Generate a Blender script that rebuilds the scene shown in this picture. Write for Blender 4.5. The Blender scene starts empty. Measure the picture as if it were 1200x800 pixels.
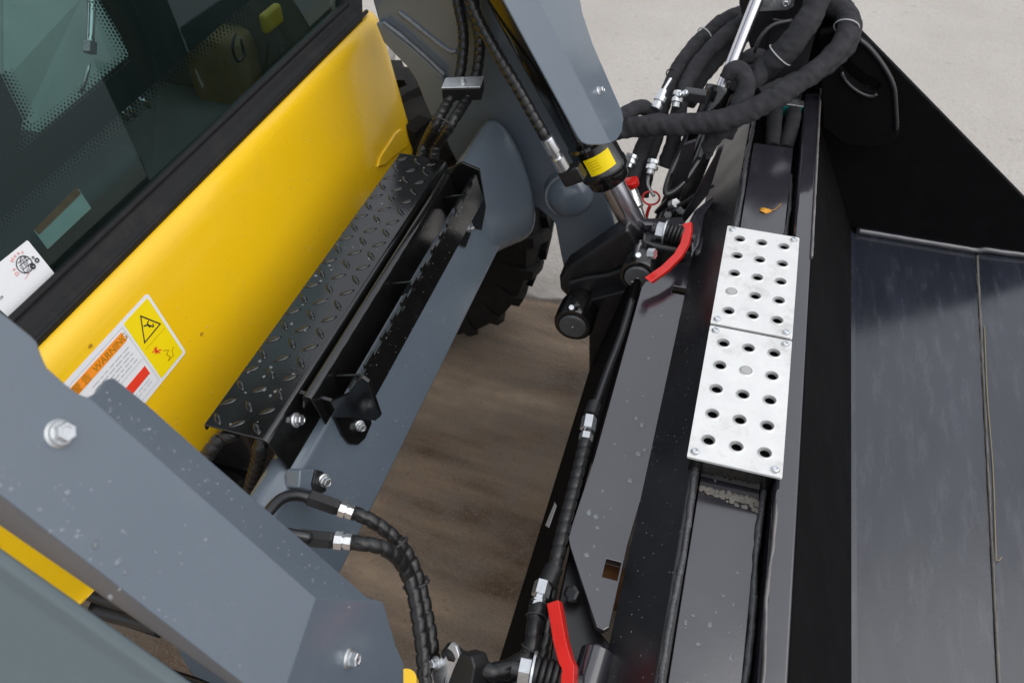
import bpy, bmesh, math, random
from mathutils import Vector, Matrix, noise
random.seed(7)
R = math.radians
V = Vector
scn = bpy.context.scene
COL = scn.collection

# ------------------------------------------------------------------ camera
# machine frame: x forward (towards the bucket), y to the machine's left, z up, ground at z = 0
ZC = 1.75
YAW, PITCH, FPX = R(16.44), R(45.0), 950.0
cam_d = bpy.data.cameras.new('camera')
cam = bpy.data.objects.new('camera', cam_d); COL.objects.link(cam)
cam.location = (0, 0, ZC); cam.rotation_euler = (PITCH, 0, YAW)
cam_d.sensor_width = 36.0; cam_d.lens = 36.0 * FPX / 1200.0
cam_d.clip_start = 0.02; cam_d.clip_end = 500
cam_d.dof.use_dof = True; cam_d.dof.focus_distance = 1.30; cam_d.dof.aperture_fstop = 7.0
scn.camera = cam
# ------------------------------------------------------------------ sky (overcast daylight)
SUN_EL, SUN_AZ = R(56), R(105)
world = bpy.data.worlds.new('World'); scn.world = world; world.use_nodes = True
wn, wl = world.node_tree.nodes, world.node_tree.links
bg = wn['Background']
sky = wn.new('ShaderNodeTexSky'); sky.sky_type = 'NISHITA'; sky.sun_disc = False
sky.sun_elevation = SUN_EL; sky.sun_rotation = SUN_AZ
sky.air_density = 1.6; sky.dust_density = 6.0; sky.ozone_density = 1.0
hs = wn.new('ShaderNodeHueSaturation'); hs.inputs['Saturation'].default_value = 0.16
wl.new(sky.outputs[0], hs.inputs['Color'])
cloud = wn.new('ShaderNodeMix'); cloud.data_type = 'RGBA'; cloud.inputs[0].default_value = .62      # even cloud layer over the clear sky
cloud.inputs[7].default_value = (6.4, 6.72, 7.35, 1)
wl.new(hs.outputs[0], cloud.inputs[6]); wl.new(cloud.outputs[2], bg.inputs['Color'])
bg.inputs['Strength'].default_value = 0.14
sun_d = bpy.data.lights.new('sun', 'SUN'); sun_d.energy = 1.1; sun_d.angle = R(85); sun_d.color = (1, .965, .92)
sun = bpy.data.objects.new('sun', sun_d); COL.objects.link(sun)
sdir = V((math.sin(SUN_AZ) * math.cos(SUN_EL), math.cos(SUN_AZ) * math.cos(SUN_EL), math.sin(SUN_EL)))
sun.rotation_euler = sdir.to_track_quat('Z', 'Y').to_euler(); sun.location = (3, -3, 8)
vs = scn.view_settings
vs.view_transform = 'Standard'; vs.look = 'None'; vs.exposure = 0.0; vs.gamma = 1.0; vs.use_curve_mapping = False

# ------------------------------------------------------------------ measuring helpers
_r = V((math.cos(YAW), math.sin(YAW), 0)); _h = V((-math.sin(YAW), math.cos(YAW), 0))
_f = _h * math.cos(PITCH) * 1.0 + V((0, 0, -math.sin(PITCH)))
_u = _h * math.sin(PITCH) + V((0, 0, math.cos(PITCH)))
EYE = V((0, 0, ZC))
def W(px, py, x=None, y=None, z=None, pl=None, d=None):
    """survey a point of the machine: where the sight line of a photo measurement meets a known plane"""
    k = _r * ((px - 600) / FPX) + _u * ((400 - py) / FPX) + _f
    if d is not None: return EYE + k * d
    if x is not None: t = (x - EYE.x) / k.x
    elif y is not None: t = (y - EYE.y) / k.y
    elif z is not None: t = (z - EYE.z) / k.z
    else:
        p, n = pl; t = (p - EYE).dot(n) / k.dot(n)
    return EYE + k * t

# ------------------------------------------------------------------ materials
MAT = {}
def mat(name, col, rough=.5, metal=0, spec=.5, coat=0, coat_rough=.1, ior=1.5, var=.15, vscale=6, bump=0, bscale=200,
        rvar=0, rscale=9, trans=0, stretch=None, dust=0, dustcol=(.3, .28, .25), dscale=14, detail=6):
    m = bpy.data.materials.new(name); m.use_nodes = True
    n, l = m.node_tree.nodes, m.node_tree.links
    b = n['Principled BSDF']
    b.inputs['Roughness'].default_value = rough; b.inputs['Metallic'].default_value = metal
    b.inputs['Specular IOR Level'].default_value = spec; b.inputs['IOR'].default_value = ior
    b.inputs['Coat Weight'].default_value = coat; b.inputs['Coat Roughness'].default_value = coat_rough
    b.inputs['Transmission Weight'].default_value = trans
    g = n.new('ShaderNodeNewGeometry')
    mp = n.new('ShaderNodeMapping'); l.new(g.outputs['Position'], mp.inputs['Vector'])
    if stretch: mp.inputs['Scale'].default_value = stretch
    nz = n.new('ShaderNodeTexNoise'); nz.inputs['Scale'].default_value = vscale; nz.inputs['Detail'].default_value = detail
    l.new(mp.outputs[0], nz.inputs['Vector'])
    mx = n.new('ShaderNodeMix'); mx.data_type = 'RGBA'
    c = V(col)
    mx.inputs[6].default_value = (*[max(0, v * (1 - var)) for v in c], 1)
    mx.inputs[7].default_value = (*[min(1, v * (1 + var)) for v in c], 1)
    l.new(nz.outputs[0], mx.inputs[0]); out = mx.outputs[2]
    if dust:
        dz = n.new('ShaderNodeTexNoise'); dz.inputs['Scale'].default_value = dscale; dz.inputs['Detail'].default_value = 9; dz.inputs['Roughness'].default_value = .68
        l.new(mp.outputs[0], dz.inputs['Vector'])
        rp = n.new('ShaderNodeMapRange'); rp.inputs['From Min'].default_value = .52; rp.inputs['From Max'].default_value = .78; rp.inputs['To Max'].default_value = dust
        l.new(dz.outputs[0], rp.inputs['Value'])
        m2 = n.new('ShaderNodeMix'); m2.data_type = 'RGBA'; m2.inputs[7].default_value = (*dustcol, 1)
        l.new(rp.outputs[0], m2.inputs[0]); l.new(out, m2.inputs[6]); out = m2.outputs[2]
    l.new(out, b.inputs['Base Color'])
    if rvar:
        rz = n.new('ShaderNodeTexNoise'); rz.inputs['Scale'].default_value = rscale; rz.inputs['Detail'].default_value = 7
        l.new(mp.outputs[0], rz.inputs['Vector'])
        rr = n.new('ShaderNodeMapRange'); rr.inputs['From Min'].default_value = .3; rr.inputs['From Max'].default_value = .7
        rr.inputs['To Min'].default_value = max(.02, rough - rvar); rr.inputs['To Max'].default_value = rough + rvar
        l.new(rz.outputs[0], rr.inputs['Value']); l.new(rr.outputs[0], b.inputs['Roughness'])
    if bump:
        bz = n.new('ShaderNodeTexNoise'); bz.inputs['Scale'].default_value = bscale; bz.inputs['Detail'].default_value = 4
        l.new(g.outputs['Position'], bz.inputs['Vector'])
        bp = n.new('ShaderNodeBump'); bp.inputs['Strength'].default_value = bump; bp.inputs['Distance'].default_value = .004
        l.new(bz.outputs[0], bp.inputs['Height']); l.new(bp.outputs[0], b.inputs['Normal'])
    MAT[name] = m; return m
mat('grey_paint', (.115, .145, .18), rough=.36, coat=.6, coat_rough=.16, var=.09, vscale=4, bump=.035, bscale=240, rvar=.08, dust=.14, dustcol=(.26, .28, .30))
mat('grey_paint_dusty', (.115, .15, .165), rough=.55, var=.08, vscale=4, bump=.03, bscale=300, dust=.15, dustcol=(.2, .24, .25))
mat('yellow_paint', (.90, .55, .006), rough=.34, coat=.5, coat_rough=.12, var=.06, vscale=3, bump=.03, bscale=180, rvar=.09, dust=.16, dustcol=(.55, .33, .05), dscale=12)
mat('black_gloss', (.006, .006, .006), rough=.13, ior=1.75, var=.3, bump=.03, bscale=240, rvar=.08, dust=.05, dustcol=(.10, .10, .10), dscale=30)
mat('black_steel', (.012, .012, .014), rough=.3, ior=1.6, var=.3, bump=.05, bscale=200, rvar=.1, dust=.08, dustcol=(.12, .12, .12), dscale=22)
mat('rear_paint', (.013, .013, .016), rough=.36, ior=1.6, var=.5, vscale=12, bump=.05, bscale=160, rvar=.1, dust=.12, dustcol=(.09, .10, .11), dscale=20)
mat('bucket_paint', (.024, .0225, .030), rough=.14, ior=2.2, var=.35, vscale=8, bump=.012, bscale=120, rvar=.07, dust=.06, dustcol=(.10, .10, .11), dscale=16)
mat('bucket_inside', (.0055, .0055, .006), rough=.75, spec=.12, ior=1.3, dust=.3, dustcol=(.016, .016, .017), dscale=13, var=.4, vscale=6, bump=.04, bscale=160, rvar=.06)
mat('bucket_floor', (.022, .025, .036), rough=.20, ior=1.82, var=.4, vscale=5, bump=.03, bscale=180, rvar=.05, stretch=(4, .7, 1), dust=.40, dustcol=(.11, .12, .145), dscale=11)
mat('bare_edge', (.22, .21, .21), rough=.45, metal=.55, var=.45, vscale=40, bump=.2, bscale=120, rvar=.15, stretch=(3, .6, 3), dust=.5, dustcol=(.20, .12, .06), dscale=18)
mat('hose_black', (.014, .014, .015), rough=.33, var=.2, rvar=.08, dust=.06, dustcol=(.15, .14, .13))
mat('rubber', (.010, .010, .011), rough=.6, spec=.25, var=.3, bump=.2, bscale=90, dust=.25, dustcol=(.07, .06, .05))
mat('tyre_rubber', (.012, .0115, .011), rough=.8, spec=.25, var=.4, bump=.5, bscale=60, dust=.5, dustcol=(.045, .034, .026), dscale=7)
mat('fabric_sleeve', (.045, .045, .050), rough=.92, spec=.2, var=.5, vscale=45, bump=.9, bscale=620, dust=.4, dustcol=(.10, .10, .105), dscale=40)
mat('plastic_black', (.012, .012, .013), rough=.42, var=.2)
mat('zinc', (.72, .74, .76), rough=.27, metal=.9, var=.18, vscale=70, rvar=.1, bump=.05)
mat('zinc_dull', (.55, .57, .58), rough=.4, metal=.8, var=.25, vscale=60, rvar=.1)
mat('chrome', (.70, .68, .72), rough=.24, metal=1, var=.08, vscale=30)
mat('pin_grey', (.13, .135, .14), rough=.5, metal=.3, var=.25, vscale=60)
mat('aluminium', (.80, .80, .79), rough=.42, metal=.3, var=.12, vscale=40, bump=.08, bscale=260, rvar=.12, rscale=25, dust=.9, dustcol=(.42, .40, .37), dscale=20)
mat('rim_grime_shade', (.36, .36, .36), rough=.55, metal=.3, var=.35, vscale=90)  # hole rims: dirt ring and dimple shading painted as one grey
mat('filled_hole', (.42, .42, .41), rough=.7)
mat('red_paint', (.72, .018, .012), rough=.34, coat=.4, var=.15, vscale=20, bump=.06, bscale=200, rvar=.1, dust=.35, dustcol=(.28, .02, .015), dscale=35)
mat('yellow_label', (.95, .72, .0), rough=.45, var=.03)
mat('white_label', (.82, .83, .85), rough=.4, var=.02, coat=.3)
mat('orange_label', (.95, .30, .02), rough=.45, var=.03)
mat('red_label', (.85, .05, .02), rough=.45, var=.03)
mat('black_ink', (.02, .02, .02), rough=.5, var=.1)
mat('red_ink', (.75, .16, .14), rough=.5, var=.1)
mat('grey_ink', (.38, .38, .42), rough=.5, var=.1)
mat('brown_ink', (.42, .20, .0), rough=.5, var=.1)
mat('scuff', (.42, .22, .01), rough=.7, var=.5, vscale=300)
mat('frit', (.022, .022, .023), rough=.35, spec=.3, var=.2)
mat('cab_trim', (.10, .095, .075), rough=.7, var=.5, vscale=5)
mat('cab_dark', (.055, .058, .058), rough=.8, var=.5, vscale=6, bump=.2, bscale=60)
mat('cab_floor', (.085, .09, .085), rough=.8, var=.5, vscale=5, dust=.4, dustcol=(.12, .11, .09))
mat('cab_teal', (.34, .41, .40), rough=.7, var=.35, vscale=5)
mat('yellow_trim', (.34, .24, .01), rough=.6, var=.3, vscale=20)
mat('cab_tan', (.17, .125, .06), rough=.7, var=.5, vscale=9)
mat('grating', (.30, .29, .27), rough=.6, metal=.3, var=.25, vscale=20, bump=.3, bscale=90)
mat('teal_plastic', (.0, .19, .17), rough=.45, var=.1)
mat('weld', (.20, .22, .25), rough=.42, var=.25, vscale=80, bump=.4, bscale=260)
mat('weld_black', (.05, .05, .055), rough=.35, ior=1.7, var=.3, vscale=80, bump=.5, bscale=200)
mat('dirt_crust', (.15, .14, .125), rough=.95, var=.4, vscale=60, bump=.5, bscale=150)
mat('seam_dirt', (.15, .14, .125), rough=.8, var=.5, vscale=30, bump=.3, bscale=200)
mat('straw', (.33, .27, .15), rough=.9, var=.2)
mat('leaf', (.75, .34, .03), rough=.6, var=.25, vscale=80)
mat('rust', (.20, .085, .03), rough=.9, var=.5, vscale=40, bump=.4, bscale=150)
mat('cable_tie', (.035, .035, .037), rough=.4)
mat('tie_white', (.45, .45, .46), rough=.5)
def water_material():
    m = bpy.data.materials.new('water'); m.use_nodes = True
    n, l = m.node_tree.nodes, m.node_tree.links
    n.remove(n['Principled BSDF']); o = n['Material Output']
    t = n.new('ShaderNodeBsdfTransparent'); t.inputs[0].default_value = (.97, .98, 1, 1)
    df = n.new('ShaderNodeBsdfDiffuse'); df.inputs[0].default_value = (.8, .83, .87, 1)  # white share painted in for light scattered by the drops
    m0 = n.new('ShaderNodeMixShader'); m0.inputs[0].default_value = .11; l.new(t.outputs[0], m0.inputs[1]); l.new(df.outputs[0], m0.inputs[2])
    g = n.new('ShaderNodeBsdfGlossy'); g.inputs['Roughness'].default_value = .05
    f = n.new('ShaderNodeFresnel'); f.inputs['IOR'].default_value = 1.45
    x = n.new('ShaderNodeMixShader'); ge = n.new('ShaderNodeNewGeometry'); iv = n.new('ShaderNodeMath'); iv.operation = 'SUBTRACT'; iv.inputs[0].default_value = 1; l.new(ge.outputs['Backfacing'], iv.inputs[1])
    mu = n.new('ShaderNodeMath'); mu.operation = 'MULTIPLY'; l.new(f.outputs[0], mu.inputs[0]); l.new(iv.outputs[0], mu.inputs[1])
    l.new(mu.outputs[0], x.inputs[0]); l.new(m0.outputs[0], x.inputs[1]); l.new(g.outputs[0], x.inputs[2])
    l.new(x.outputs[0], o.inputs['Surface']); MAT['water'] = m
water_material()

def glass_material():
    m = bpy.data.materials.new('tinted_glass'); m.use_nodes = True
    n, l = m.node_tree.nodes, m.node_tree.links
    n.remove(n['Principled BSDF']); o = n['Material Output']
    t = n.new('ShaderNodeBsdfTransparent'); t.inputs[0].default_value = (.66, .755, .74, 1)
    g = n.new('ShaderNodeBsdfGlossy'); g.inputs['Roughness'].default_value = .02; g.inputs['Color'].default_value = (.62, .74, .72, 1)
    f = n.new('ShaderNodeFresnel'); f.inputs['IOR'].default_value = 1.5
    x = n.new('ShaderNodeMixShader'); ge = n.new('ShaderNodeNewGeometry'); iv = n.new('ShaderNodeMath'); iv.operation = 'SUBTRACT'; iv.inputs[0].default_value = 1; l.new(ge.outputs['Backfacing'], iv.inputs[1])
    mu = n.new('ShaderNodeMath'); mu.operation = 'MULTIPLY'; l.new(f.outputs[0], mu.inputs[0]); l.new(iv.outputs[0], mu.inputs[1])
    l.new(mu.outputs[0], x.inputs[0]); l.new(t.outputs[0], x.inputs[1]); l.new(g.outputs[0], x.inputs[2])
    l.new(x.outputs[0], o.inputs['Surface']); MAT['tinted_glass'] = m
glass_material()

def ground_material():
    m = bpy.data.materials.new('concrete_yard'); m.use_nodes = True
    n, l = m.node_tree.nodes, m.node_tree.links
    b = n['Principled BSDF']; b.inputs['Specular IOR Level'].default_value = .25
    g = n.new('ShaderNodeNewGeometry'); sp = n.new('ShaderNodeSeparateXYZ'); l.new(g.outputs['Position'], sp.inputs[0])
    off = n.new('ShaderNodeVectorMath'); off.operation = 'ADD'; off.inputs[1].default_value = (3.17, 1.43, .37); l.new(g.outputs['Position'], off.inputs[0])
    def nz(scale, detail=8, src=None, rough=.6):
        q = n.new('ShaderNodeTexNoise'); q.inputs['Scale'].default_value = scale; q.inputs['Detail'].default_value = detail; q.inputs['Roughness'].default_value = rough
        l.new(src or off.outputs[0], q.inputs['Vector']); return q.outputs[0]
    def mth(op, a, bb=None, c=None):
        q = n.new('ShaderNodeMath'); q.operation = op
        for i, v in enumerate((a, bb, c)):
            if v is None: continue
            if isinstance(v, (int, float)): q.inputs[i].default_value = v
            else: l.new(v, q.inputs[i])
        return q.outputs[0]
    def rng(v, a, bb, c=0, d=1):
        q = n.new('ShaderNodeMapRange'); l.new(v, q.inputs[0])
        for i, k in zip((1, 2, 3, 4), (a, bb, c, d)): q.inputs[i].default_value = k
        return q.outputs[0]
    def mixc(f, a, bb):
        q = n.new('ShaderNodeMix'); q.data_type = 'RGBA'
        if isinstance(f, (int, float)): q.inputs[0].default_value = f
        else: l.new(f, q.inputs[0])
        for i, v in ((6, a), (7, bb)):
            if isinstance(v, tuple): q.inputs[i].default_value = (*v, 1)
            else: l.new(v, q.inputs[i])
        return q.outputs[2]
    # pale broom-finished concrete
    pale = mixc(nz(3), (.44, .405, .37), (.55, .52, .485))
    pale = mixc(rng(nz(90, 3), .55, .75), pale, (.36, .33, .30))
    pale = mixc(rng(nz(22, 6), .60, .74, 0, .6), pale, (.30, .27, .24))
    pale = mixc(rng(nz(.9, 6), .45, .7, 0, .55), pale, (.40, .37, .335))
    # muddy slab: streaks swept round by a turning tyre (polar noise about a point beyond the slab)
    dx = mth('SUBTRACT', sp.outputs[0], -.35); dy = mth('SUBTRACT', sp.outputs[1], 3.9)
    rad = mth('POWER', mth('ADD', mth('MULTIPLY', dx, dx), mth('MULTIPLY', dy, dy)), .5)
    ang = mth('ARCTAN2', dx, mth('MULTIPLY', dy, -1.0))
    wob = mth('MULTIPLY', mth('SUBTRACT', nz(1.3, 2), .5), .9)
    cb = n.new('ShaderNodeCombineXYZ'); l.new(mth('ADD', mth('MULTIPLY', rad, 6.0), wob), cb.inputs[0]); l.new(mth('MULTIPLY', ang, 2.3), cb.inputs[1]); cb.inputs[2].default_value = .37; cb.inputs[2].default_value += 2.0
    st = nz(1.5, 3.2, cb.outputs[0], .5)
    mud = mixc(rng(st, .36, .66), (.125, .078, .046), (.52, .385, .265))
    mud = mixc(rng(nz(3, 6), .45, .75, 0, .4), mud, (.14, .094, .062))
    mud = mixc(rng(nz(2.2, 5), .45, .7, 0, .3), mud, (.34, .265, .20))
    mud = mixc(rng(nz(210, 4), .52, .72, 0, .6), mud, (.36, .29, .23))
    mud = mixc(rng(nz(70, 4), .60, .72, 0, .5), mud, (.07, .045, .03))
    edge = mth('ADD', sp.outputs[1], mth('MULTIPLY', mth('SUBTRACT', nz(9, 6), .5), .10))
    f = rng(edge, 1.885, 1.90)
    col = mixc(f, mud, pale)
    # dark dirt packed in the slab joint
    j = mth('ABSOLUTE', mth('SUBTRACT', edge, 1.895))
    col = mixc(rng(j, .004, .02, .8, 0), col, (.05, .038, .028))
    # dirt film on the pale slab next to the joint
    col = mixc(mth('MULTIPLY', rng(sp.outputs[1], 1.9, 2.35, .6, 0), rng(nz(12, 7), .35, .65)), col, (.24, .20, .165))
    # far slab joint
    j2 = mth('ABSOLUTE', mth('SUBTRACT', mth('ADD', sp.outputs[1], mth('MULTIPLY', sp.outputs[0], .29)), 3.02))
    col = mixc(rng(j2, .004, .012, .45, 0), col, (.22, .20, .18))
    l.new(col, b.inputs['Base Color'])
    l.new(rng(st, .35, .65, .55, .85), b.inputs['Roughness'])
    bp = n.new('ShaderNodeBump'); bp.inputs['Strength'].default_value = .6; bp.inputs['Distance'].default_value = .01
    l.new(mth('ADD', nz(120, 5), mth('MULTIPLY', st, .5)), bp.inputs['Height']); l.new(bp.outputs[0], b.inputs['Normal'])
    MAT['concrete_yard'] = m
ground_material()

# ------------------------------------------------------------------ object helpers
def tag(o, label=None, cat=None, group=None, kind=None):
    if label: o['label'] = label
    if cat: o['category'] = cat
    if group: o['group'] = group
    if kind: o['kind'] = kind
    return o
def thing(name, loc, label, cat, group=None):
    o = bpy.data.objects.new(name, None); COL.objects.link(o); o.location = loc; o.empty_display_size = .05
    return tag(o, label, cat, group)
def root_loc(p):
    v = V((0, 0, 0))
    while p is not None: v += p.location; p = p.parent
    return v
def obj(name, verts, faces, m, parent=None, smooth=False, bevel=0, seg=2, solid=0, angle=30, sub=0, loc=None, offset=-1):
    """one mesh object from world-space vertices"""
    o0 = root_loc(parent) if parent else (V(loc) if loc is not None else V((0, 0, 0)))
    me = bpy.data.meshes.new(name); me.from_pydata([tuple(V(v) - o0) for v in verts], [], faces); me.update()
    bm = bmesh.new(); bm.from_mesh(me); bmesh.ops.remove_doubles(bm, verts=bm.verts, dist=1e-6)
    bmesh.ops.recalc_face_normals(bm, faces=bm.faces)
    if solid:      # the surveyed surface is the outer one: sheets thicken away from the viewer
        tot = sum(f.calc_area() * (1 if f.normal.dot(EYE - o0 - f.calc_center_median()) > 0 else -1) for f in bm.faces)
        if tot < 0: bmesh.ops.reverse_faces(bm, faces=bm.faces)
    bm.to_mesh(me); bm.free()
    o = bpy.data.objects.new(name, me); COL.objects.link(o)
    me.materials.append(MAT[m])
    if parent: o.parent = parent
    else: o.location = o0
    if smooth:
        for p in me.polygons: p.use_smooth = True
    if solid:
        s = o.modifiers.new('solid', 'SOLIDIFY'); s.thickness = solid; s.offset = offset
    if sub:
        s = o.modifiers.new('sub', 'SUBSURF'); s.levels = sub; s.render_levels = sub
    if bevel:
        b = o.modifiers.new('bevel', 'BEVEL'); b.width = bevel; b.segments = seg; b.limit_method = 'ANGLE'; b.angle_limit = R(angle)
        b.harden_normals = False
        for p in me.polygons: p.use_smooth = True
        wnm = o.modifiers.new('wn', 'WEIGHTED_NORMAL'); wnm.keep_sharp = True
    return o
def prism(name, pts, thick, m, parent=None, n=None, bevel=.0015, loc=None, seg=2):
    """flat plate: outline pts, thickness going to the -n side"""
    pts = [V(p) for p in pts]
    if n is None:
        n = V((0, 0, 0))
        for i in range(len(pts)): n += pts[i].cross(pts[(i + 1) % len(pts)])
        n.normalize()
    n = V(n).normalized(); k = len(pts)
    vs_ = pts + [p - n * thick for p in pts]
    fs = [list(range(k)), list(range(2 * k - 1, k - 1, -1))] + [[i, k + i, k + (i + 1) % k, (i + 1) % k] for i in range(k)]
    return obj(name, vs_, fs, m, parent, bevel=bevel, loc=loc, seg=seg)
def box(name, c, s, m, parent=None, bevel=.002, rot=None, loc=None):
    c = V(c); hx, hy, hz = [q / 2 for q in s]; M = rot or Matrix.Identity(3)
    vs_ = [c + M @ V((a * hx, b * hy, d * hz)) for a in (-1, 1) for b in (-1, 1) for d in (-1, 1)]
    fs = [[0, 1, 3, 2], [4, 6, 7, 5], [0, 4, 5, 1], [2, 3, 7, 6], [0, 2, 6, 4], [1, 5, 7, 3]]
    return obj(name, vs_, fs, m, parent, bevel=bevel, loc=loc)
def frame(n, up=V((0, 0, 1))):
    n = V(n).normalized(); a = V(up) - n * n.dot(V(up))
    if a.length < 1e-4: a = V((1, 0, 0)) - n * n.x
    a.normalize(); b = n.cross(a)
    return Matrix((b, a, n)).transposed()      # local x = b, y = a (upward), z = n
def lathe(name, prof, c, ax, m, parent=None, seg=28, smooth=True, bevel=0, loc=None):
    """prof: (distance along axis, radius)"""
    M = frame(ax); c = V(c); vs_ = []; fs = []
    for (t, r) in prof:
        for i in range(seg):
            a = 2 * math.pi * i / seg
            vs_.append(c + M @ V((r * math.cos(a), r * math.sin(a), t)))
    for j in range(len(prof) - 1):
        for i in range(seg):
            k = (i + 1) % seg
            fs.append([j * seg + i, j * seg + k, (j + 1) * seg + k, (j + 1) * seg + i])
    fs.append(list(range(seg))[::-1]); fs.append([(len(prof) - 1) * seg + i for i in range(seg)])
    o = obj(name, vs_, fs, m, parent, loc=loc)
    if smooth:
        for p in o.data.polygons: p.use_smooth = len(p.vertices) == 4
        o.data.set_sharp_from_angle(angle=R(35))
    return o
def cr(pts, step):
    """Catmull-Rom resample"""
    P = [V(p) for p in pts]; P = [P[0] * 2 - P[1]] + P + [P[-1] * 2 - P[-2]]; out = []
    for i in range(1, len(P) - 2):
        a, b, c, d = P[i - 1:i + 3]; n_ = max(2, int((c - b).length / step))
        for k in range(n_):
            t = k / n_
            out.append(.5 * ((2 * b) + (c - a) * t + (2 * a - 5 * b + 4 * c - d) * t * t + (3 * b - a - 3 * c + d) * t ** 3))
    out.append(P[-2]); return out
def tube(name, pts, r, m, parent=None, seg=12, step=.01, spiral=0, depth=.0019, wrinkle=0, loc=None, straight=False, flat=1.0, wfreq=60):
    """swept hose; spiral = pitch of a wound plastic guard; wrinkle = amplitude of a slack fabric sleeve"""
    if spiral: step = min(step, spiral / 7); seg = max(seg, 14)
    C = cr(pts, step) if not straight else [V(p) for p in pts]
    T = [(C[min(i + 1, len(C) - 1)] - C[max(i - 1, 0)]).normalized() for i in range(len(C))]
    a = V((0, 0, 1)) if abs(T[0].z) < .9 else V((1, 0, 0))
    nn = (a - T[0] * a.dot(T[0])).normalized(); vs_ = []; fs = []; L = 0
    for i, c in enumerate(C):
        if i: L += (c - C[i - 1]).length
        nn = (nn - T[i] * nn.dot(T[i])).normalized(); bb = T[i].cross(nn)
        for k in range(seg):
            th = 2 * math.pi * k / seg; rr = r
            if spiral:
                ph = (L / spiral - th / (2 * math.pi)) % 1.0
                rr = r - (depth if ph < .17 else 0) + .0005 * math.sin(ph * math.pi)
            if wrinkle:
                q = c * wfreq + V((math.cos(th), math.sin(th), 0)) * 1.3
                rr += wrinkle * (noise.noise(q) + .28 * noise.noise(V((L * wfreq * 1.6, math.cos(th) * 1.2, math.sin(th) * 1.2 + 7))))
                rr += wrinkle * 1.0 * noise.noise(V((L * 22, 3.3, r * 50)))
            vs_.append(c + nn * rr * math.cos(th) + bb * rr * math.sin(th) * flat)
    for j in range(len(C) - 1):
        for i in range(seg):
            k = (i + 1) % seg; fs.append([j * seg + i, j * seg + k, (j + 1) * seg + k, (j + 1) * seg + i])
    fs.append(list(range(seg))[::-1]); fs.append([(len(C) - 1) * seg + i for i in range(seg)])
    o = obj(name, vs_, fs, m, parent, loc=loc)
    for p in o.data.polygons: p.use_smooth = len(p.vertices) == 4
    return o
def grid_faces(nr, nc): return [[r * nc + c, r * nc + c + 1, (r + 1) * nc + c + 1, (r + 1) * nc + c] for r in range(nr - 1) for c in range(nc - 1)]

# hex bolt meshes shared between all bolts
def hex_mesh():
    bm = bmesh.new(); prof = [(0, .0068), (.0062, .0068), (.0072, .0060), (.0072, .0042), (.0066, .0036)]; rings = []
    for j, (t, r) in enumerate(prof):
        rings.append([bm.verts.new((r * math.cos(math.pi / 3 * i), r * math.sin(math.pi / 3 * i), t)) for i in range(6)])
    for j in range(len(prof) - 1):
        for i in range(6): bm.faces.new([rings[j][i], rings[j][(i + 1) % 6], rings[j + 1][(i + 1) % 6], rings[j + 1][i]])
    bm.faces.new(rings[-1]); bm.faces.new(rings[0][::-1])
    me = bpy.data.meshes.new('hex_head'); bm.to_mesh(me); bm.free(); me.materials.append(MAT['zinc']); return me
def washer_mesh():
    bm = bmesh.new(); rings = []
    for (t, r) in [(-.0015, .0095), (.0008, .0098), (.0016, .0088), (.0022, .0080), (.0040, .0078), (.0041, .0050)]:
        rings.append([bm.verts.new((r * math.cos(math.pi / 12 * i), r * math.sin(math.pi / 12 * i), t)) for i in range(24)])
    for j in range(len(rings) - 1):
        for i in range(24): bm.faces.new([rings[j][i], rings[j][(i + 1) % 24], rings[j + 1][(i + 1) % 24], rings[j + 1][i]])
    bm.faces.new(rings[0][::-1]); bm.faces.new(rings[-1])
    me = bpy.data.meshes.new('washer'); bm.to_mesh(me); bm.free(); me.materials.append(MAT['zinc_dull']); 
    for p in me.polygons: p.use_smooth = True
    me.set_sharp_from_angle(angle=R(40)); return me
HEX, WASH = hex_mesh(), washer_mesh()
def bolt(p, n, parent, s=1.0, spin=0, name='bolt', washer=True):
    M = frame(n).to_4x4() @ Matrix.Rotation(spin, 4, 'Z') @ Matrix.Scale(s, 4)
    o = bpy.data.objects.new(name, HEX); COL.objects.link(o); o.parent = parent
    lift = .0038 * s if washer else 0
    o.matrix_local = Matrix.Translation(V(p) + V(n).normalized() * lift - root_loc(parent)) @ M
    if washer:
        w = bpy.data.objects.new('washer', WASH); COL.objects.link(w); w.parent = o
        w.matrix_local = Matrix.Translation((0, 0, -.0038))
    return o
def bolt_part(p, n, parent, s=1.0, spin=0, depth3=False, name='bolt'):
    return bolt(p, n, parent, s, spin, name, washer=not depth3)
def text(name, s, o0, ex, ey, size, m, parent, off=V((0, 0, 0)), align='LEFT', squeeze=1.0):
    """flat printed lettering: origin o0, baseline direction ex, up direction ey"""
    cu = bpy.data.curves.new(name, 'FONT'); cu.body = s; cu.size = size; cu.align_x = align; cu.resolution_u = 3
    t = bpy.data.objects.new(name, cu); COL.objects.link(t)
    bpy.context.view_layer.update()
    me = bpy.data.meshes.new_from_object(t.evaluated_get(bpy.context.evaluated_depsgraph_get()))
    bpy.data.objects.remove(t); bpy.data.curves.remove(cu)
    ex = V(ex).normalized(); ey = V(ey).normalized(); rl = root_loc(parent)
    for v in me.vertices: v.co = V(o0) + ex * v.co.x * squeeze + ey * v.co.y + off - rl
    me.materials.clear(); me.materials.append(MAT[m])
    o = bpy.data.objects.new(name, me); COL.objects.link(o); o.parent = parent; return o
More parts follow.
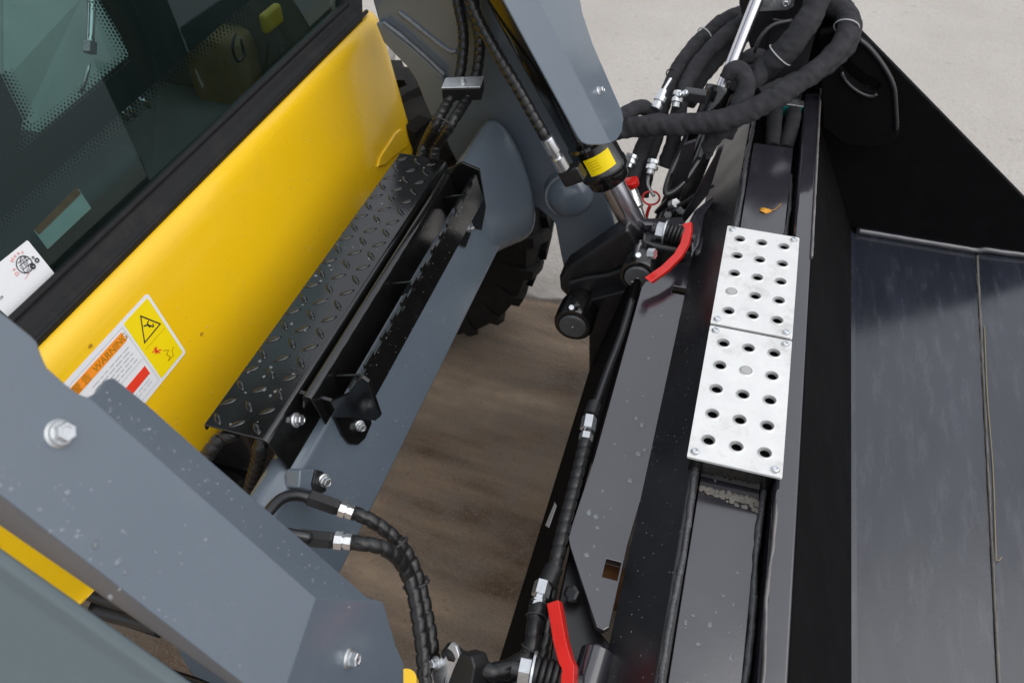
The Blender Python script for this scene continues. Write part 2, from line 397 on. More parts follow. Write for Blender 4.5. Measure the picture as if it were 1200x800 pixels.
def dome_cloud(name, spots, m, parent, seg=8):
    """many little water beads / grit grains: (point, normal, radius, height ratio)"""
    vs_ = []; fs = []
    for (p, n, r, hr) in spots:
        M = frame(n); b0 = len(vs_); el = random.uniform(.8, 1.25); a0 = random.uniform(0, 6)
        rings = [(1, 0), (.8, .62), (.42, .93)]
        for (rr, h) in rings:
            for i in range(seg):
                a = a0 + 2 * math.pi * i / seg
                vs_.append(V(p) + M @ V((r * rr * math.cos(a) * el, r * rr * math.sin(a) / el, r * hr * h)))
        vs_.append(V(p) + M @ V((0, 0, r * hr)))
        for j in range(2):
            for i in range(seg):
                k = (i + 1) % seg; fs.append([b0 + j * seg + i, b0 + j * seg + k, b0 + (j + 1) * seg + k, b0 + (j + 1) * seg + i])
        for i in range(seg): fs.append([b0 + 2 * seg + i, b0 + 2 * seg + (i + 1) % seg, b0 + 3 * seg])
        fs.append([b0 + i for i in range(seg)][::-1])
    o = obj(name, vs_, fs, m, parent, smooth=True); return tag(o, kind='stuff')
def bake(o):
    """apply the modifiers of o"""
    bpy.context.view_layer.update()
    me = bpy.data.meshes.new_from_object(o.evaluated_get(bpy.context.evaluated_depsgraph_get()))
    old = o.data; o.modifiers.clear(); o.data = me; bpy.data.meshes.remove(old)
def cut(o, cutter):
    b = o.modifiers.new('cut', 'BOOLEAN'); b.operation = 'DIFFERENCE'; b.solver = 'EXACT'; b.object = cutter
    bake(o); me = cutter.data; bpy.data.objects.remove(cutter); bpy.data.meshes.remove(me)
def bend(o, w=.0015, angle=30, seg=2):
    b = o.modifiers.new('bevel', 'BEVEL'); b.width = w; b.segments = seg; b.limit_method = 'ANGLE'; b.angle_limit = R(angle)

# ================================================================== GROUND
g = obj('ground', [(-40, -40, 0), (40, -40, 0), (40, 60, 0), (-40, 60, 0)], [[0, 1, 2, 3]], 'concrete_yard'); tag(g, kind='structure')

# ================================================================== WHEEL LOADER BODY
loader = thing('wheel_loader', (-.9, .85, 0), 'wheel loader cab front with yellow cowl panel and dark windscreen above it', 'wheel loader')
# yellow cowl: profile (x, z) from under the screen seal over the rolled top edge and down the front
prof = [(-.870, .985), (-.835, .996), (-.812, 1.001), (-.800, .9995), (-.790, .994), (-.782, .985), (-.775, .968), (-.755, .880), (-.735, .792), (-.718, .715), (-.711, .690), (-.712, .676), (-.74, .668)]
def end_y(i): return [1.645, 1.645, 1.642, 1.64, 1.636, 1.632, 1.628, 1.62, 1.612, 1.608, 1.60, 1.595, 1.58][i]
ycols = [.285, .30, .345, .45, .7, .95, 1.2]
vs_ = []
for i, (x, z) in enumerate(prof):
    e = end_y(i)
    for y in ycols: vs_.append((x, y, z if y > .4 else max(z, .722 - .05 * (12 - i) / 12 + (.012 if y < .31 else 0)) if z < .74 else z))
    vs_ += [(x, e - .05, z), (x, e - .012, z), (x - .012, e, z - .012), (x - .06, e + .004, z - .06)]
nc = len(ycols) + 4
cowl = obj('front_cowl', vs_, grid_faces(len(prof), nc), 'yellow_paint', loader, smooth=True, solid=.004)
ss = cowl.modifiers.new('sub', 'SUBSURF'); ss.levels = 1; ss.render_levels = 1
# raised lip at the lower far corner of the cowl
# mounting dimples on the cowl top
PANEL = (V((-.775, .9, .968)), V((.975, 0, .222)).normalized())     # cowl front face
for (px, py) in ((106, 405), (236, 391)):
    p = W(px, py, pl=(PANEL[0] + PANEL[1] * .0004, PANEL[1]))
    vv = [p + frame(PANEL[1]) @ V((random.uniform(.5, 1.3) * .0045 * math.cos(a), random.uniform(.5, 1.2) * .003 * math.sin(a), .0008)) for a in [k_ * .5236 for k_ in range(12)]]; prism('scuff_mark', vv, .0006, 'scuff', cowl, n=PANEL[1], bevel=0)
# warning sticker -------------------------------------------------
def on_panel(px, py, lift=.0012): return W(px, py, pl=(PANEL[0] + PANEL[1] * lift, PANEL[1]))
prism('cowl_lip', [on_panel(*p, .0045) for p in ((443, 196), (446, 184), (455, 170), (464, 156), (470, 151), (475, 153), (479, 164), (478, 172), (462, 184), (452, 194))], .007, 'yellow_paint', cowl, n=PANEL[1], bevel=.003, seg=3)
def q5(x, y): return (60 + x / 5.335, 330 + y / 5.335)          # survey sheet of the sticker
T, Rr = on_panel(*q5(602, 68)), on_panel(*q5(845, 440))
e_lat = V((0, -1, 0)); e_dn = PANEL[1].cross(e_lat); e_dn = e_dn if e_dn.z < 0 else -e_dn
wst = abs((Rr - T).dot(e_dn)); PN = PANEL[1]
def S(s, t, lift): return T + e_lat * s + e_dn * t + PN * lift
def srect(name, s0, s1, t0, t1, m, par, lift, r=.0): return prism(name, [S(s0, t0, lift), S(s1, t0, lift), S(s1, t1, lift), S(s0, t1, lift)], .0003, m, par, n=PN, bevel=0)
def rrect(s0, s1, t0, t1, r, lift):
    out = []
    for (cx, cy, a0) in ((s1 - r, t1 - r, 0), (s0 + r, t1 - r, 90), (s0 + r, t0 + r, 180), (s1 - r, t0 + r, 270)):
        for k in range(5):
            a = R(a0 + 22.5 * k); out.append(S(cx + r * math.cos(a), cy + r * math.sin(a), lift))
    return out
stk = prism('warning_sticker', rrect(0, .30, 0, wst, .006, .0), .0006, 'white_label', cowl, n=PN, bevel=0)
b_ = wst * .045
LF = .0005
def sub(o): return o
yw = abs((on_panel(*q5(465, 265)) - on_panel(*q5(605, 90))).dot(e_lat))
prism('yellow_field', rrect(b_, b_ + yw, b_, wst - b_, .003, LF), .0002, 'yellow_label', stk, n=PN, bevel=0)
def fr(a, c): return b_ + yw * a, b_ + (wst - 2 * b_) * c
# warning triangle (apex towards the near side) with a falling figure
def ring_poly(name, pts, w, m, par):
    c = sum(pts, V((0, 0, 0))) / len(pts); k = len(pts)
    inn = [p + (c - p).normalized() * w for p in pts]
    return obj(name, pts + inn, [[i, (i + 1) % k, k + (i + 1) % k, k + i] for i in range(k)], m, par)
def opx(x, y): return on_panel(*q5(x, y), lift=.0020)
ring_poly('warning_triangle', [opx(555, 208), opx(688, 262), opx(582, 390)], .0042, 'black_ink', stk)
def stroke(name, pl_, w, m, par, nrm=PN):
    vs_ = []; fs = []
    for a, b in zip(pl_[:-1], pl_[1:]):
        d = (b - a).normalized().cross(nrm) * w / 2; k = len(vs_); vs_ += [a - d, a + d, b + d, b - d]; fs.append([k, k + 1, k + 2, k + 3])
    me = bpy.data.meshes.new(name); rl = root_loc(par); me.from_pydata([tuple(v - rl) for v in vs_], [], fs); me.materials.append(MAT[m])
    o = bpy.data.objects.new(name, me); COL.objects.link(o); o.parent = par; return o
stroke('figure_print', [opx(578, 278), opx(605, 270), opx(620, 285), opx(600, 262), opx(610, 245)], .0022, 'black_ink', stk)
stroke('figure_print', [opx(605, 270), opx(640, 282), opx(636, 262)], .0022, 'black_ink', stk)
stroke('divider_print', [opx(590, 425), opx(710, 290)], .0006, 'brown_ink', stk)
for a, b in (((630, 440), (690, 425)), ((648, 408), (664, 450)), ((640, 420), (682, 446)), ((660, 405), (652, 452))):
    stroke('red_cross_print', [opx(*a), opx(*b)], .0018, 'red_label', stk)
stroke('hand_print', [opx(700, 430), opx(735, 428), opx(720, 455), opx(745, 470), opx(730, 495), opx(765, 460), opx(755, 430), opx(765, 405)], .0012, 'brown_ink', stk)
# text panel: frame lines, orange bar, red bar
s0 = b_ + yw + b_ * .9
def tl(t): return b_ + (wst - 2 * b_) * t
def sline(a, c): stroke('frame_line', [S(a[0], a[1], LF + .0004), S(c[0], c[1], LF + .0004)], .0005, 'grey_ink', stk)
sline((s0, tl(.02)), (.29, tl(.02))); sline((s0, tl(.02)), (s0, tl(.98))); sline((s0, tl(.98)), (.29, tl(.98))); sline((s0 + .002, tl(.56)), (.29, tl(.56)))
srect('orange_bar', s0 + .006, .29, tl(.06), tl(.20), 'orange_label', stk, LF)
srect('red_bar', s0 + .006, .29, tl(.66), tl(.80), 'red_label', stk, LF)
ex, ey = -e_lat, -e_dn
text('lettering', '警 告  WARNING', S(s0 + .118, tl(.178), LF + .0006), ex, ey, (wst) * .125, 'brown_ink', stk)
text('lettering', '禁 止', S(s0 + .105, tl(.775), LF + .0006), ex, ey, (wst) * .11, 'white_label', stk)
for k in range(5):
    tt = tl(.28 + .055 * k); a = s0 + .010 + .004 * (k % 2)
    while a < .16:
        w_ = random.uniform(.006, .016); stroke('print_line', [S(a, tt, LF + .0005), S(a + w_, tt, LF + .0005)], .0011, 'grey_ink', stk); a += w_ + random.uniform(.002, .004)
for k in range(2):
    tt = tl(.85 + .05 * k); a = s0 + .012
    while a < .13:
        w_ = random.uniform(.006, .014); stroke('print_line', [S(a, tt, LF + .0005), S(a + w_, tt, LF + .0005)], .0009, 'grey_ink', stk); a += w_ + .003

# windscreen ------------------------------------------------------
GN = V((1, 0, .337)).normalized()                    # raked glass
GP = V((-.842, 1, 1.005))
def on_glass(px, py, lift=0): return W(px, py, pl=(GP + GN * lift, GN))
def gxyz(y, z, lift=0): return V((GP.x - .337 * (z - GP.z), y, z)) + GN * lift
pane = prism('windscreen', [gxyz(.28, .99), gxyz(1.615, .99), gxyz(1.635, 1.04), gxyz(1.635, 2.15), gxyz(.28, 2.15)], .006, 'tinted_glass', loader, n=GN, bevel=0)
# rubber gasket between glass and cowl
sp_ = [(-.838, 1.030), (-.824, 1.027), (-.815, 1.018), (-.806, 1.014), (-.799, 1.006), (-.803, .990), (-.86, .985), (-.862, 1.02)]
sy = [.2, .5, .8, 1.1, 1.4, 1.57, 1.625]
vs_ = []
for i, y in enumerate(sy):
    for (x, z) in sp_:
        up = .0 if y < 1.6 else .05
        vs_.append((x - up * .4, y, z + up))
vs_ += [(x - .10, 1.66, z + .2) for (x, z) in sp_]; 
kk = len(sp_); fs = [[i * kk + j, i * kk + (j + 1) % kk, (i + 1) * kk + (j + 1) % kk, (i + 1) * kk + j] for i in range(len(sy)) for j in range(kk)]
fs += [list(range(kk)), list(range(len(vs_) - kk, len(vs_)))[::-1]]
tube('gasket_lip', [V((-.834, y, 1.030)) for y in (.2, .6, 1.0, 1.4, 1.60)], .0055, 'rubber', loader, seg=12)
tube('gasket_lip', [V((-.803, y, 1.007)) for y in (.2, .6, 1.0, 1.4, 1.60)], .0045, 'rubber', loader, seg=12)
obj('screen_gasket', vs_, fs, 'rubber', loader, bevel=.003, angle=20)
# black printed border of the glass
def gp(px, py): return on_glass(px, py, -.0068)
fr_out = [(-60, 309), (0, 257), (290, 3), (306, -12), (110, -12), (157, 68), (20, 181), (27, 140), (0, 85), (-60, 45)]
frit = prism('printed_border', [gp(*p) for p in fr_out], .0006, 'frit', pane, n=GN, bevel=0)
dots = []
def dot_rows(a, b, sx, sy_, rows=4, pitch=5.0):
    L = math.hypot(b[0] - a[0], b[1] - a[1]); n_ = int(L / pitch)
    for r_ in range(rows):
        for i in range(n_):
            t = (i + .5 * (r_ % 2)) / n_
            dots.append((a[0] + (b[0] - a[0]) * t + sx * (r_ + .6), a[1] + (b[1] - a[1]) * t + sy_ * (r_ + .6), 2.1 - .42 * r_))
dot_rows((-40, 292), (290, 3), 2.7, 3.1)
dot_rows((20, 181), (157, 68), -2.6, -3.1); dot_rows((157, 68), (112, -10), -3.4, 1.6); dot_rows((20, 181), (27, 140), 3.9, .4); dot_rows((27, 140), (0, 85), 3.5, -1.6)
vs_ = []; fs = []
for (x, y, r_) in dots:
    c = gp(x, y); rr = r_ / FPX * (c - EYE).length * .9; M = frame(GN); k = len(vs_)
    vs_ += [c + M @ V((rr * math.cos(a * math.pi / 3), rr * math.sin(a * math.pi / 3), 0)) for a in range(6)]; fs.append(list(range(k, k + 6)))
tag(obj('border_dots', vs_, fs, 'frit', pane), kind='stuff')
# dealer sticker on the glass (white, red arc lettering, globe emblem; code left out)
def q6(x, y): return (x / 6.15, 270 + y / 6.15)
def og(x, y, lift=.0006): return on_glass(*q6(x, y), lift=lift)
ds = prism('dealer_sticker', [og(195, 72), og(208, 80), og(484, 422), og(484, 434), og(175, 727), og(-260, 290), og(-250, 275), og(-5, 232)][:5] + [og(-300, 300), og(-10, 236)], .0005, 'white_label', pane, n=GN, bevel=0)
gx = (og(484, 422) - og(195, 72)).normalized()            # down the sticker's right edge
gl = V((0, 1, 0))
gy = GN.cross(gl)
gc = og(178, 245, .0016)
def circ(name, c, r, w, m, n, par, sx=1.0, seg=28, rot=0):
    M = frame(n); vs_ = []; fs = []
    for i in range(seg):
        a = 2 * math.pi * i / seg
        for rr in (r, r - w):
            p = V((rr * math.cos(a) * sx, rr * math.sin(a), 0)); p = Matrix.Rotation(rot, 3, 'Z') @ p; vs_.append(c + M @ p)
    for i in range(seg):
        k = (i + 1) % seg; fs.append([2 * i, 2 * k, 2 * k + 1, 2 * i + 1])
    return obj(name, vs_, fs, m, par)
gr = (og(178, 245) - og(110, 245)).length * .92
circ('emblem_globe', gc, gr, gr * .10, 'black_ink', GN, ds); circ('emblem_globe', gc, gr, gr * .12, 'black_ink', GN, ds, sx=.45, rot=.5)
for a in (-.4, .15, .5):
    stroke('emblem_line', [gc + frame(GN) @ V((-gr * math.cos(a), gr * math.sin(a), 0)), gc + frame(GN) @ V((gr * math.cos(a) * .6, gr * math.sin(a) + gr * .1, 0))], gr * .08, 'black_ink', ds, GN)
for (x, y, r_) in ((165, 215, .22), (190, 240, .25), (160, 265, .18), (205, 285, .22)):
    lathe('emblem_shape', [(0, gr * r_), (.0001, gr * r_ * .9)], og(x, y, .0018), GN, 'grey_ink', ds, seg=9, smooth=False)
for (x, y, r_) in ((238, 258, .34), (268, 215, .28), (240, 195, .16)):
    circ('emblem_wheel', og(x, y, .002), gr * r_, gr * r_ * .55, 'black_ink', GN, ds)
tx = V((0, 1, 0))
def arc_text(s, c, r, a0, da, size, m):
    for i, ch in enumerate(s):
        if ch == ' ': continue
        a = a0 - da * i; M = frame(GN, up=V((0, 0, 1)))
        # in-plane axes: lateral (+y) and up the glass
        e1, e2 = V((0, 1, 0)), GN.cross(V((0, 1, 0))) * -1
        if e2.z < 0: e2 = -e2
        p = c + e1 * r * math.cos(a) + e2 * r * math.sin(a)
        text('lettering', ch, p, e1 * math.sin(a) - e2 * math.cos(a), e1 * math.cos(a) + e2 * math.sin(a), size, m, ds, align='CENTER')
arc_text('De Heus', og(178, 245, .0018), gr * 1.22, R(188), R(22), gr * .62, 'red_ink')
e1 = V((0, 1, 0)); e2 = GN.cross(e1); e2 = e2 if e2.z > 0 else -e2
text('lettering', 'SA802638', og(-55, 555, .0018), e1, e2, gr * .42, 'black_ink', ds)
text('lettering', 'tractors.com', og(118, 735, .0018), e1, e2, gr * .36, 'grey_ink', ds)
text('lettering', 'tractors', og(185, 355, .0018), (e1 * .95 + e2 * .25), (e2 * .95 - e1 * .25), gr * .30, 'red_ink', ds)
# inner label behind the glass
def og2(px, py): return on_glass(px, py, -.012)
il = prism('inner_label', [og2(92, 221), og2(107, 244), og2(56, 292), og2(40, 270)], .0006, 'cab_teal', pane, n=GN, bevel=0)
prism('inner_label_band', [on_glass(90, 219, -.0112), on_glass(95, 227, -.0112), on_glass(46, 275, -.0112), on_glass(40, 269, -.0112)], .0004, 'rust', il, n=GN, bevel=0)
# cab interior
box('cab_floor', (-1.40, .95, .72), (1.0, 1.36, .03), 'cab_floor', loader)
box('cab_rear_wall', (-1.92, .95, 1.12), (.04, 1.4, .8), 'cab_trim', loader)
box('cab_side_wall', (-1.40, 1.655, .86), (.98, .03, .3), 'cab_trim', loader)
box('cab_side_wall', (-1.40, .245, .9), (.98, .03, .4), 'cab_dark', loader)
box('cab_roof', (-1.54, .95, 2.21), (.80, 1.45, .06), 'cab_dark', loader)
box('dash_panel', (-1.02, .62, .90), (.25, .62, .3), 'cab_dark', loader, bevel=.02)
prism('paper_sheet', [W(0, -20, x=-1.35), W(112, -20, x=-1.35), W(150, 66, x=-1.25), W(22, 176, x=-1.15), W(0, 100, x=-1.2)], .004, 'cab_teal', loader, bevel=0)
def inr(px, py, x): return W(px, py, x=x)
# silver lever with nut
tube('lever', [inr(108, -20, -1.02), inr(107, 20, -1.0), inr(106, 52, -.985)], .006, 'zinc', loader)
lv = lathe('lever_nut', [(0, .011), (.016, .011)], inr(106, 50, -.985), (inr(105, 76, -.98) - inr(106, 50, -.985)), 'zinc', loader, seg=6, smooth=False)
tube('lever_cable', [inr(105, 74, -.98), inr(100, 95, -.985), inr(95, 108, -1.0)], .003, 'zinc_dull', loader)
# steering wheel rim
cw = inr(185, -65, -1.08)
M = frame(V((.55, -.15, .8)))
tube('steering_wheel', [cw + M @ V((.125 * math.cos(a * math.pi / 12), .125 * math.sin(a * math.pi / 12), 0)) for a in range(25)], .017, 'plastic_black', loader, seg=12)
lathe('steering_hub', [(-.02, .05), (.02, .045), (.03, .03)], cw, M @ V((0, 0, 1)), 'plastic_black', loader)
# side things seen through the glass
box('seat_base', inr(290, 60, -1.22), (.18, .3, .22), 'cab_tan', loader, bevel=.03)
box('side_handle', inr(318, 22, -1.02), (.02, .075, .045), 'yellow_trim', loader, bevel=.008)
tube('grab_loop', [inr(276, 40, -1.0), inr(272, 55, -1.0), inr(278, 72, -1.0), inr(286, 66, -1.0), inr(282, 45, -1.0)], .003, 'plastic_black', loader)
for (px, py) in ((170, 121), (153, 131), (145, 135)):
    tube('pedal_rod', [inr(px - 5, py - 6, -1.0), inr(px + 5, py + 5, -1.0)], .004, 'zinc', loader)
# boarding step on the far side
st1 = prism('boarding_step', [W(466, 92, z=.55), W(478, 76, z=.55), W(540, 130, z=.55), W(500, 112, z=.55)], .05, 'grating', loader, n=(0, 0, 1))
prism('boarding_step', [W(455, 40, z=.62), W(463, 45, z=.62), W(462, 62, z=.62), W(455, 72, z=.62)], .03, 'grating', loader, n=(0, 0, 1))
stp = prism('boarding_step', [W(470, 140, z=.30), W(500, 122, z=.30), W(540, 130, z=.30), W(520, 215, z=.30), W(460, 215, z=.30)], .03, 'grating', loader, n=(0, 0, 1))
for k in range(9):
    a = W(478 + k * 3, 172 - k * 5, z=.303); b = W(505 + k * 2, 178 - k * 5, z=.303)
    tube('grip_rib', [a, b], .003, 'grating', stp, seg=6)
box('axle_housing', (-.80, 1.05, .42), (.22, 1.0, .22), 'black_steel', loader, bevel=.04)
box('chassis', (-.95, .95, .62), (.55, .5, .18), 'black_steel', loader, bevel=.02)
for (a, b, c) in (((96, 688), (140, 704), (200, 712)), ((110, 712), (150, 722), (190, 735))):
    tube('underbody_hose', [W(*a, d=1.16), W(*b, d=1.15), W(*c, d=1.12)], .014, 'hose_black', loader, seg=12)
box('dark_gap_box', (-.62, .24, .50), (.20, .20, .16), 'black_steel', loader, bevel=.01)  # added black box that fills the dark gap, not a known part
# far front wheel
wc = V((-.80, 1.72, .395))
tp = [(-.15, .20), (-.155, .25), (-.15, .30), (-.14, .345), (-.12, .368), (-.06, .378), (0, .38), (.06, .378), (.12, .368), (.14, .345), (.15, .30), (.155, .25), (.15, .20)]
wheel = lathe('wheel', tp, wc, (0, 1, 0), 'tyre_rubber', loader, seg=56)
lathe('rim', [(-.10, .05), (-.10, .19), (-.12, .205), (.12, .205), (.10, .19)], wc, (0, 1, 0), 'yellow_paint', wheel, seg=40)
lugm = None
for i in range(22):
    for s_ in (-1, 1):
        a = 2 * math.pi * (i + (.5 if s_ > 0 else 0)) / 22
        if lugm is None:
            vs_ = []
            for (yy, r0, r1, dx) in ((-.152, .29, .318, -.03), (-.146, .33, .360, -.02), (-.115, .36, .388, .0), (-.05, .37, .394, .03), (.012, .374, .395, .062)):
                for dd in (-.021, .021): vs_ += [V((dx + dd, yy, r0)), V((dx + dd * .75, yy, r1))]
            fs = []
            for j in range(4):
                k = j * 4; fs += [[k, k + 4, k + 5, k + 1], [k + 1, k + 5, k + 7, k + 3], [k + 3, k + 7, k + 6, k + 2]]
            fs += [[0, 1, 3, 2], [16, 18, 19, 17]]
            lugm = bpy.data.meshes.new('tread_lug'); lugm.from_pydata([tuple(v) for v in vs_], [], fs); lugm.materials.append(MAT['tyre_rubber'])
        o = bpy.data.objects.new('tread_lug', lugm); COL.objects.link(o); o.parent = wheel
        M = Matrix.Rotation(a, 4, 'Y') @ (Matrix.Scale(-1, 4, V((0, 1, 0))) if s_ > 0 else Matrix.Identity(4))
        o.matrix_local = Matrix.Translation(wc - root_loc(wheel)) @ M

# ================================================================== LIFT ARM FRAME
arms = thing('lift_arm_frame', (-.3, .85, .2), 'slate grey lift arm frame with thick cross tube between its two arms', 'lift arm')
AD = V((.515, 0, -.857)).normalized()                 # arms run steeply down to the front
AN = V((.857, 0, .515)).normalized()
P0 = V((-.44, .27, 1.262)); P0 = P0 - AN * (P0.dot(AN) - .297)
PLN = (P0, AN)
def rotn(n, ax, a): return Matrix.Rotation(a, 3, ax) @ n
# ---- near arm guard plate
FN = (V((-.44, .298, 1.262)), (AN * math.cos(R(24)) + V((0, 1, 0)) * math.sin(R(24))).normalized())
fa, fb = W(103, 465, pl=PLN), W(370, 701, pl=PLN); fdir = (fb - fa).normalized()
FN = (fa, Matrix.Rotation(R(-34), 3, fdir) @ AN)
if FN[1].y < 0: FN = (fa, Matrix.Rotation(R(34), 3, fdir) @ AN)
ta, tb = W(370, 701, pl=PLN), W(326, 832, pl=PLN); tdir = (tb - ta).normalized()
TNn = Matrix.Rotation(R(20), 3, tdir) @ AN
if TNn.x < AN.x: TNn = Matrix.Rotation(R(-20), 3, tdir) @ AN
TN = (ta, TNn)
crd = FN[1].cross(TNn).normalized(); crd = crd if crd.dot(W(458, 742, pl=PLN) - ta) > 0 else -crd
def pix(p):
    d = p - EYE; return 600 + FPX * d.dot(_r) / d.dot(_f), 400 - FPX * d.dot(_u) / d.dot(_f)
CL = .02
while pix(ta + crd * CL)[0] < 449 and CL < .2: CL += .001
CRE = ta + crd * CL; CPX = pix(CRE)
main = [W(*p, pl=PLN) for p in ((-70, 305), (0, 364), (36, 393), (44, 401), (48, 414), (55, 430), (77, 450), (92, 461), (103, 465), (170, 524), (300, 639), (370, 701), (352, 755), (326, 832), (-70, 525))]
for i_ in (9, 10): main[i_] = fa + fdir * (main[i_] - fa).dot(fdir)
main[12] = ta + tdir * (main[12] - ta).dot(tdir)
SIDE_Y = .208
v_ = list(main); nm = len(main)
fl = [W(*p, pl=FN) for p in ((113, 460), (119, 451), (125, 444), (133, 442), (147, 453), (173, 474), (240, 534), (335, 616), (430, 699))] + [CRE]
v_ += fl
tipp = [W(*p, pl=TN) for p in ((464, 756), (473, 776), (474, 850))]
v_ += tipp
sd = [W(*p, y=SIDE_Y) for p in ((-70, 567), (0, 616), (267, 800), (310, 832))]
v_ += sd
f0 = list(range(nm)); a0 = nm; t0 = nm + len(fl); d0 = t0 + len(tipp)
faces = [f0, [8] + list(range(a0, a0 + len(fl))) + [11, 10, 9], [11, a0 + len(fl) - 1, t0, t0 + 1, t0 + 2, 13, 12], [14, 13, d0 + 3, d0 + 2, d0 + 1, d0]]
guard = obj('arm_guard', v_, faces, 'grey_paint', arms, solid=.005, bevel=.006, angle=14, seg=3)
bolt(W(69, 508, pl=PLN), AN, arms, 1.12, .3); bolt(W(408, 771, pl=TN), TNn, arms, 1.08, .1)
# ---- near arm box beam beneath the guard, and the outer plate in the corner
def along(y0, y1, a, b, t0_, t1_, name, m):
    """beam along the arm: a..b distance down the arm from P0, t0..t1 depth behind the guard"""
    c = [];
    for s_ in (a, b):
        for yy, tt in ((y0, t0_), (y1, t0_), (y1, t1_), (y0, t1_)):
            p = P0 + AD * s_ - AN * tt; c.append(V((p.x, yy, p.z)))
    return obj(name, c, [[0, 1, 2, 3], [7, 6, 5, 4], [0, 4, 5, 1], [1, 5, 6, 2], [2, 6, 7, 3], [3, 7, 4, 0]], m, arms, bevel=.006)
along(.225, .300, -.3, (ta - P0).dot(AD) - .05, .010, .036, 'lift_arm', 'grey_paint')
OUT = [(0, 640), (227, 800), (205, 812), (-10, 660), (-60, 602)]
PL2 = (P0 - AN * .03, AN)
e0 = [W(*p, pl=PL2) for p in ((-70, 590), (0, 640), (227, 800), (270, 831))]
e1_ = [W(*p, pl=PL2) for p in ((-70, 611), (0, 660), (198, 800), (244, 833))]
PL3 = (P0 - AN * .040, AN)
e2_ = [W(*p, pl=PL3) for p in ((-70, 632), (0, 681), (172, 802), (215, 833))]
nn3 = (AN * .75 - V((0, 1, 0)) * .66).normalized(); PL4 = (e2_[1], nn3)
e3_ = [W(*p, pl=PL4) for p in ((-70, 860), (0, 860), (100, 860), (180, 860))]
e_1 = [p - AN * .05 for p in e0]
rows = [e0, e1_, e2_, e3_]
obj('arm_outer_plate', [p for r_ in rows for p in r_], grid_faces(4, 4), 'grey_paint_dusty', arms, solid=.006, bevel=.004, angle=8, seg=3)
# ---- cross tube (rounded box section), running between the arms
cx = [(-.486, .800), (-.430, .615), (-.50, .575), (-.575, .60), (-.570, .70), (-.532, .806), (-.515, .812)]
cy = [.33, 1.43]
vs_ = [(x, y, z) for y in cy for (x, z) in cx]; k = len(cx)
ct = obj('cross_tube', vs_, [[i, (i + 1) % k, k + (i + 1) % k, k + i] for i in range(k)] + [list(range(k)), list(range(2 * k - 1, k - 1, -1))], 'grey_paint', arms, bevel=.026, seg=5, angle=20)
CF = (V((-.486, 0, .80)), V((.185, 0, .056)).normalized())           # its front face
# ---- far arm: inner cheek plate with curved lower edge
Y1 = 1.50
cheek = [(425, -60), (436, 0), (443, 25), (452, 47), (466, 62), (480, 76), (491, 93), (499, 114), (508, 134), (528, 178), (560, 236), (598, 262), (614, 236), (632, 246), (650, 262), (657, 300), (664, 330), (690, 345), (722, 312), (722, 270), (712, 232), (690, 190), (640, 110), (590, 0), (560, -60)]
prism('lift_arm', [W(*p, y=Y1) for p in cheek], .10, 'grey_paint', arms, n=(0, -1, 0), bevel=.006)
# proud edge strip and stiffener on the cheek
strip = [(443, 25), (449, 24), (490, 58), (522, 88), (528, 110), (520, 128), (508, 134), (499, 114), (491, 93), (480, 76), (466, 62), (452, 47)]
prism('arm_edge_strip', [W(*p, y=Y1 - .002) for p in strip], .014, 'grey_paint', arms, n=(0, -1, 0), bevel=.003).location += V((0, -.012, 0))
tube('weld_bead', [W(*p, y=Y1 - .014) for p in ((449, 26), (470, 42), (498, 66), (521, 88))], .0035, 'weld', arms, wrinkle=.0012, wfreq=160, step=.004)
tube('weld_bead', [W(*p, y=Y1 - .002) for p in ((467, 14), (485, 28), (510, 48), (527, 60), (535, 60))], .004, 'weld', arms, wrinkle=.0012, wfreq=160, step=.004)
# the flared saddle where the cross tube meets the arm, and its weld
vs_ = []
for (y, k_) in ((1.30, 0), (1.35, .10), (1.40, .36), (1.45, .75), (1.487, 1.0)):
    for (x, z) in cx:
        bx_ = -.585; ox = (x - bx_) * (1 + (.04 + .62 * k_ if x > bx_ else 0)) + bx_; oz = (z - .70) * (1 + (.06 + .62 * k_ if z > .7 else .05 + .3 * k_)) + .70
        vs_.append((ox + (.001 if k_ == 0 else 0), y, oz + (.001 if k_ == 0 else 0)))
k = len(cx)
obj('tube_saddle', vs_, [[r_ * k + i, r_ * k + (i + 1) % k, (r_ + 1) * k + (i + 1) % k, (r_ + 1) * k + i] for r_ in range(4) for i in range(k)] + [list(range(k)), list(range(5 * k - 1, 4 * k - 1, -1))], 'grey_paint', arms, smooth=True, sub=3)
# round boss tube at the lower end of the far arm
bc = W(668, 228, y=Y1 - .01)
lathe('pivot_boss', [(-.03, .060), (-.005, .056), (.012, .050), (.026, .040), (.034, .026), (.037, .008)], bc, (0.25, -1, .1), 'grey_paint', arms, seg=32)
circ_pts = [bc + frame((0.25, -1, .1)) @ V((.053 * math.cos(a), .053 * math.sin(a), .006)) for a in [R(t) for t in range(-60, 150, 12)]]
tube('weld_bead', circ_pts, .004, 'weld', arms, step=.004, wrinkle=.001, wfreq=160)
lathe('pivot_boss', [(-.02, .04), (.012, .04), (.016, .036)], W(688, 322, y=Y1 + .0), (0, -1, 0), 'grey_paint', arms, seg=32)
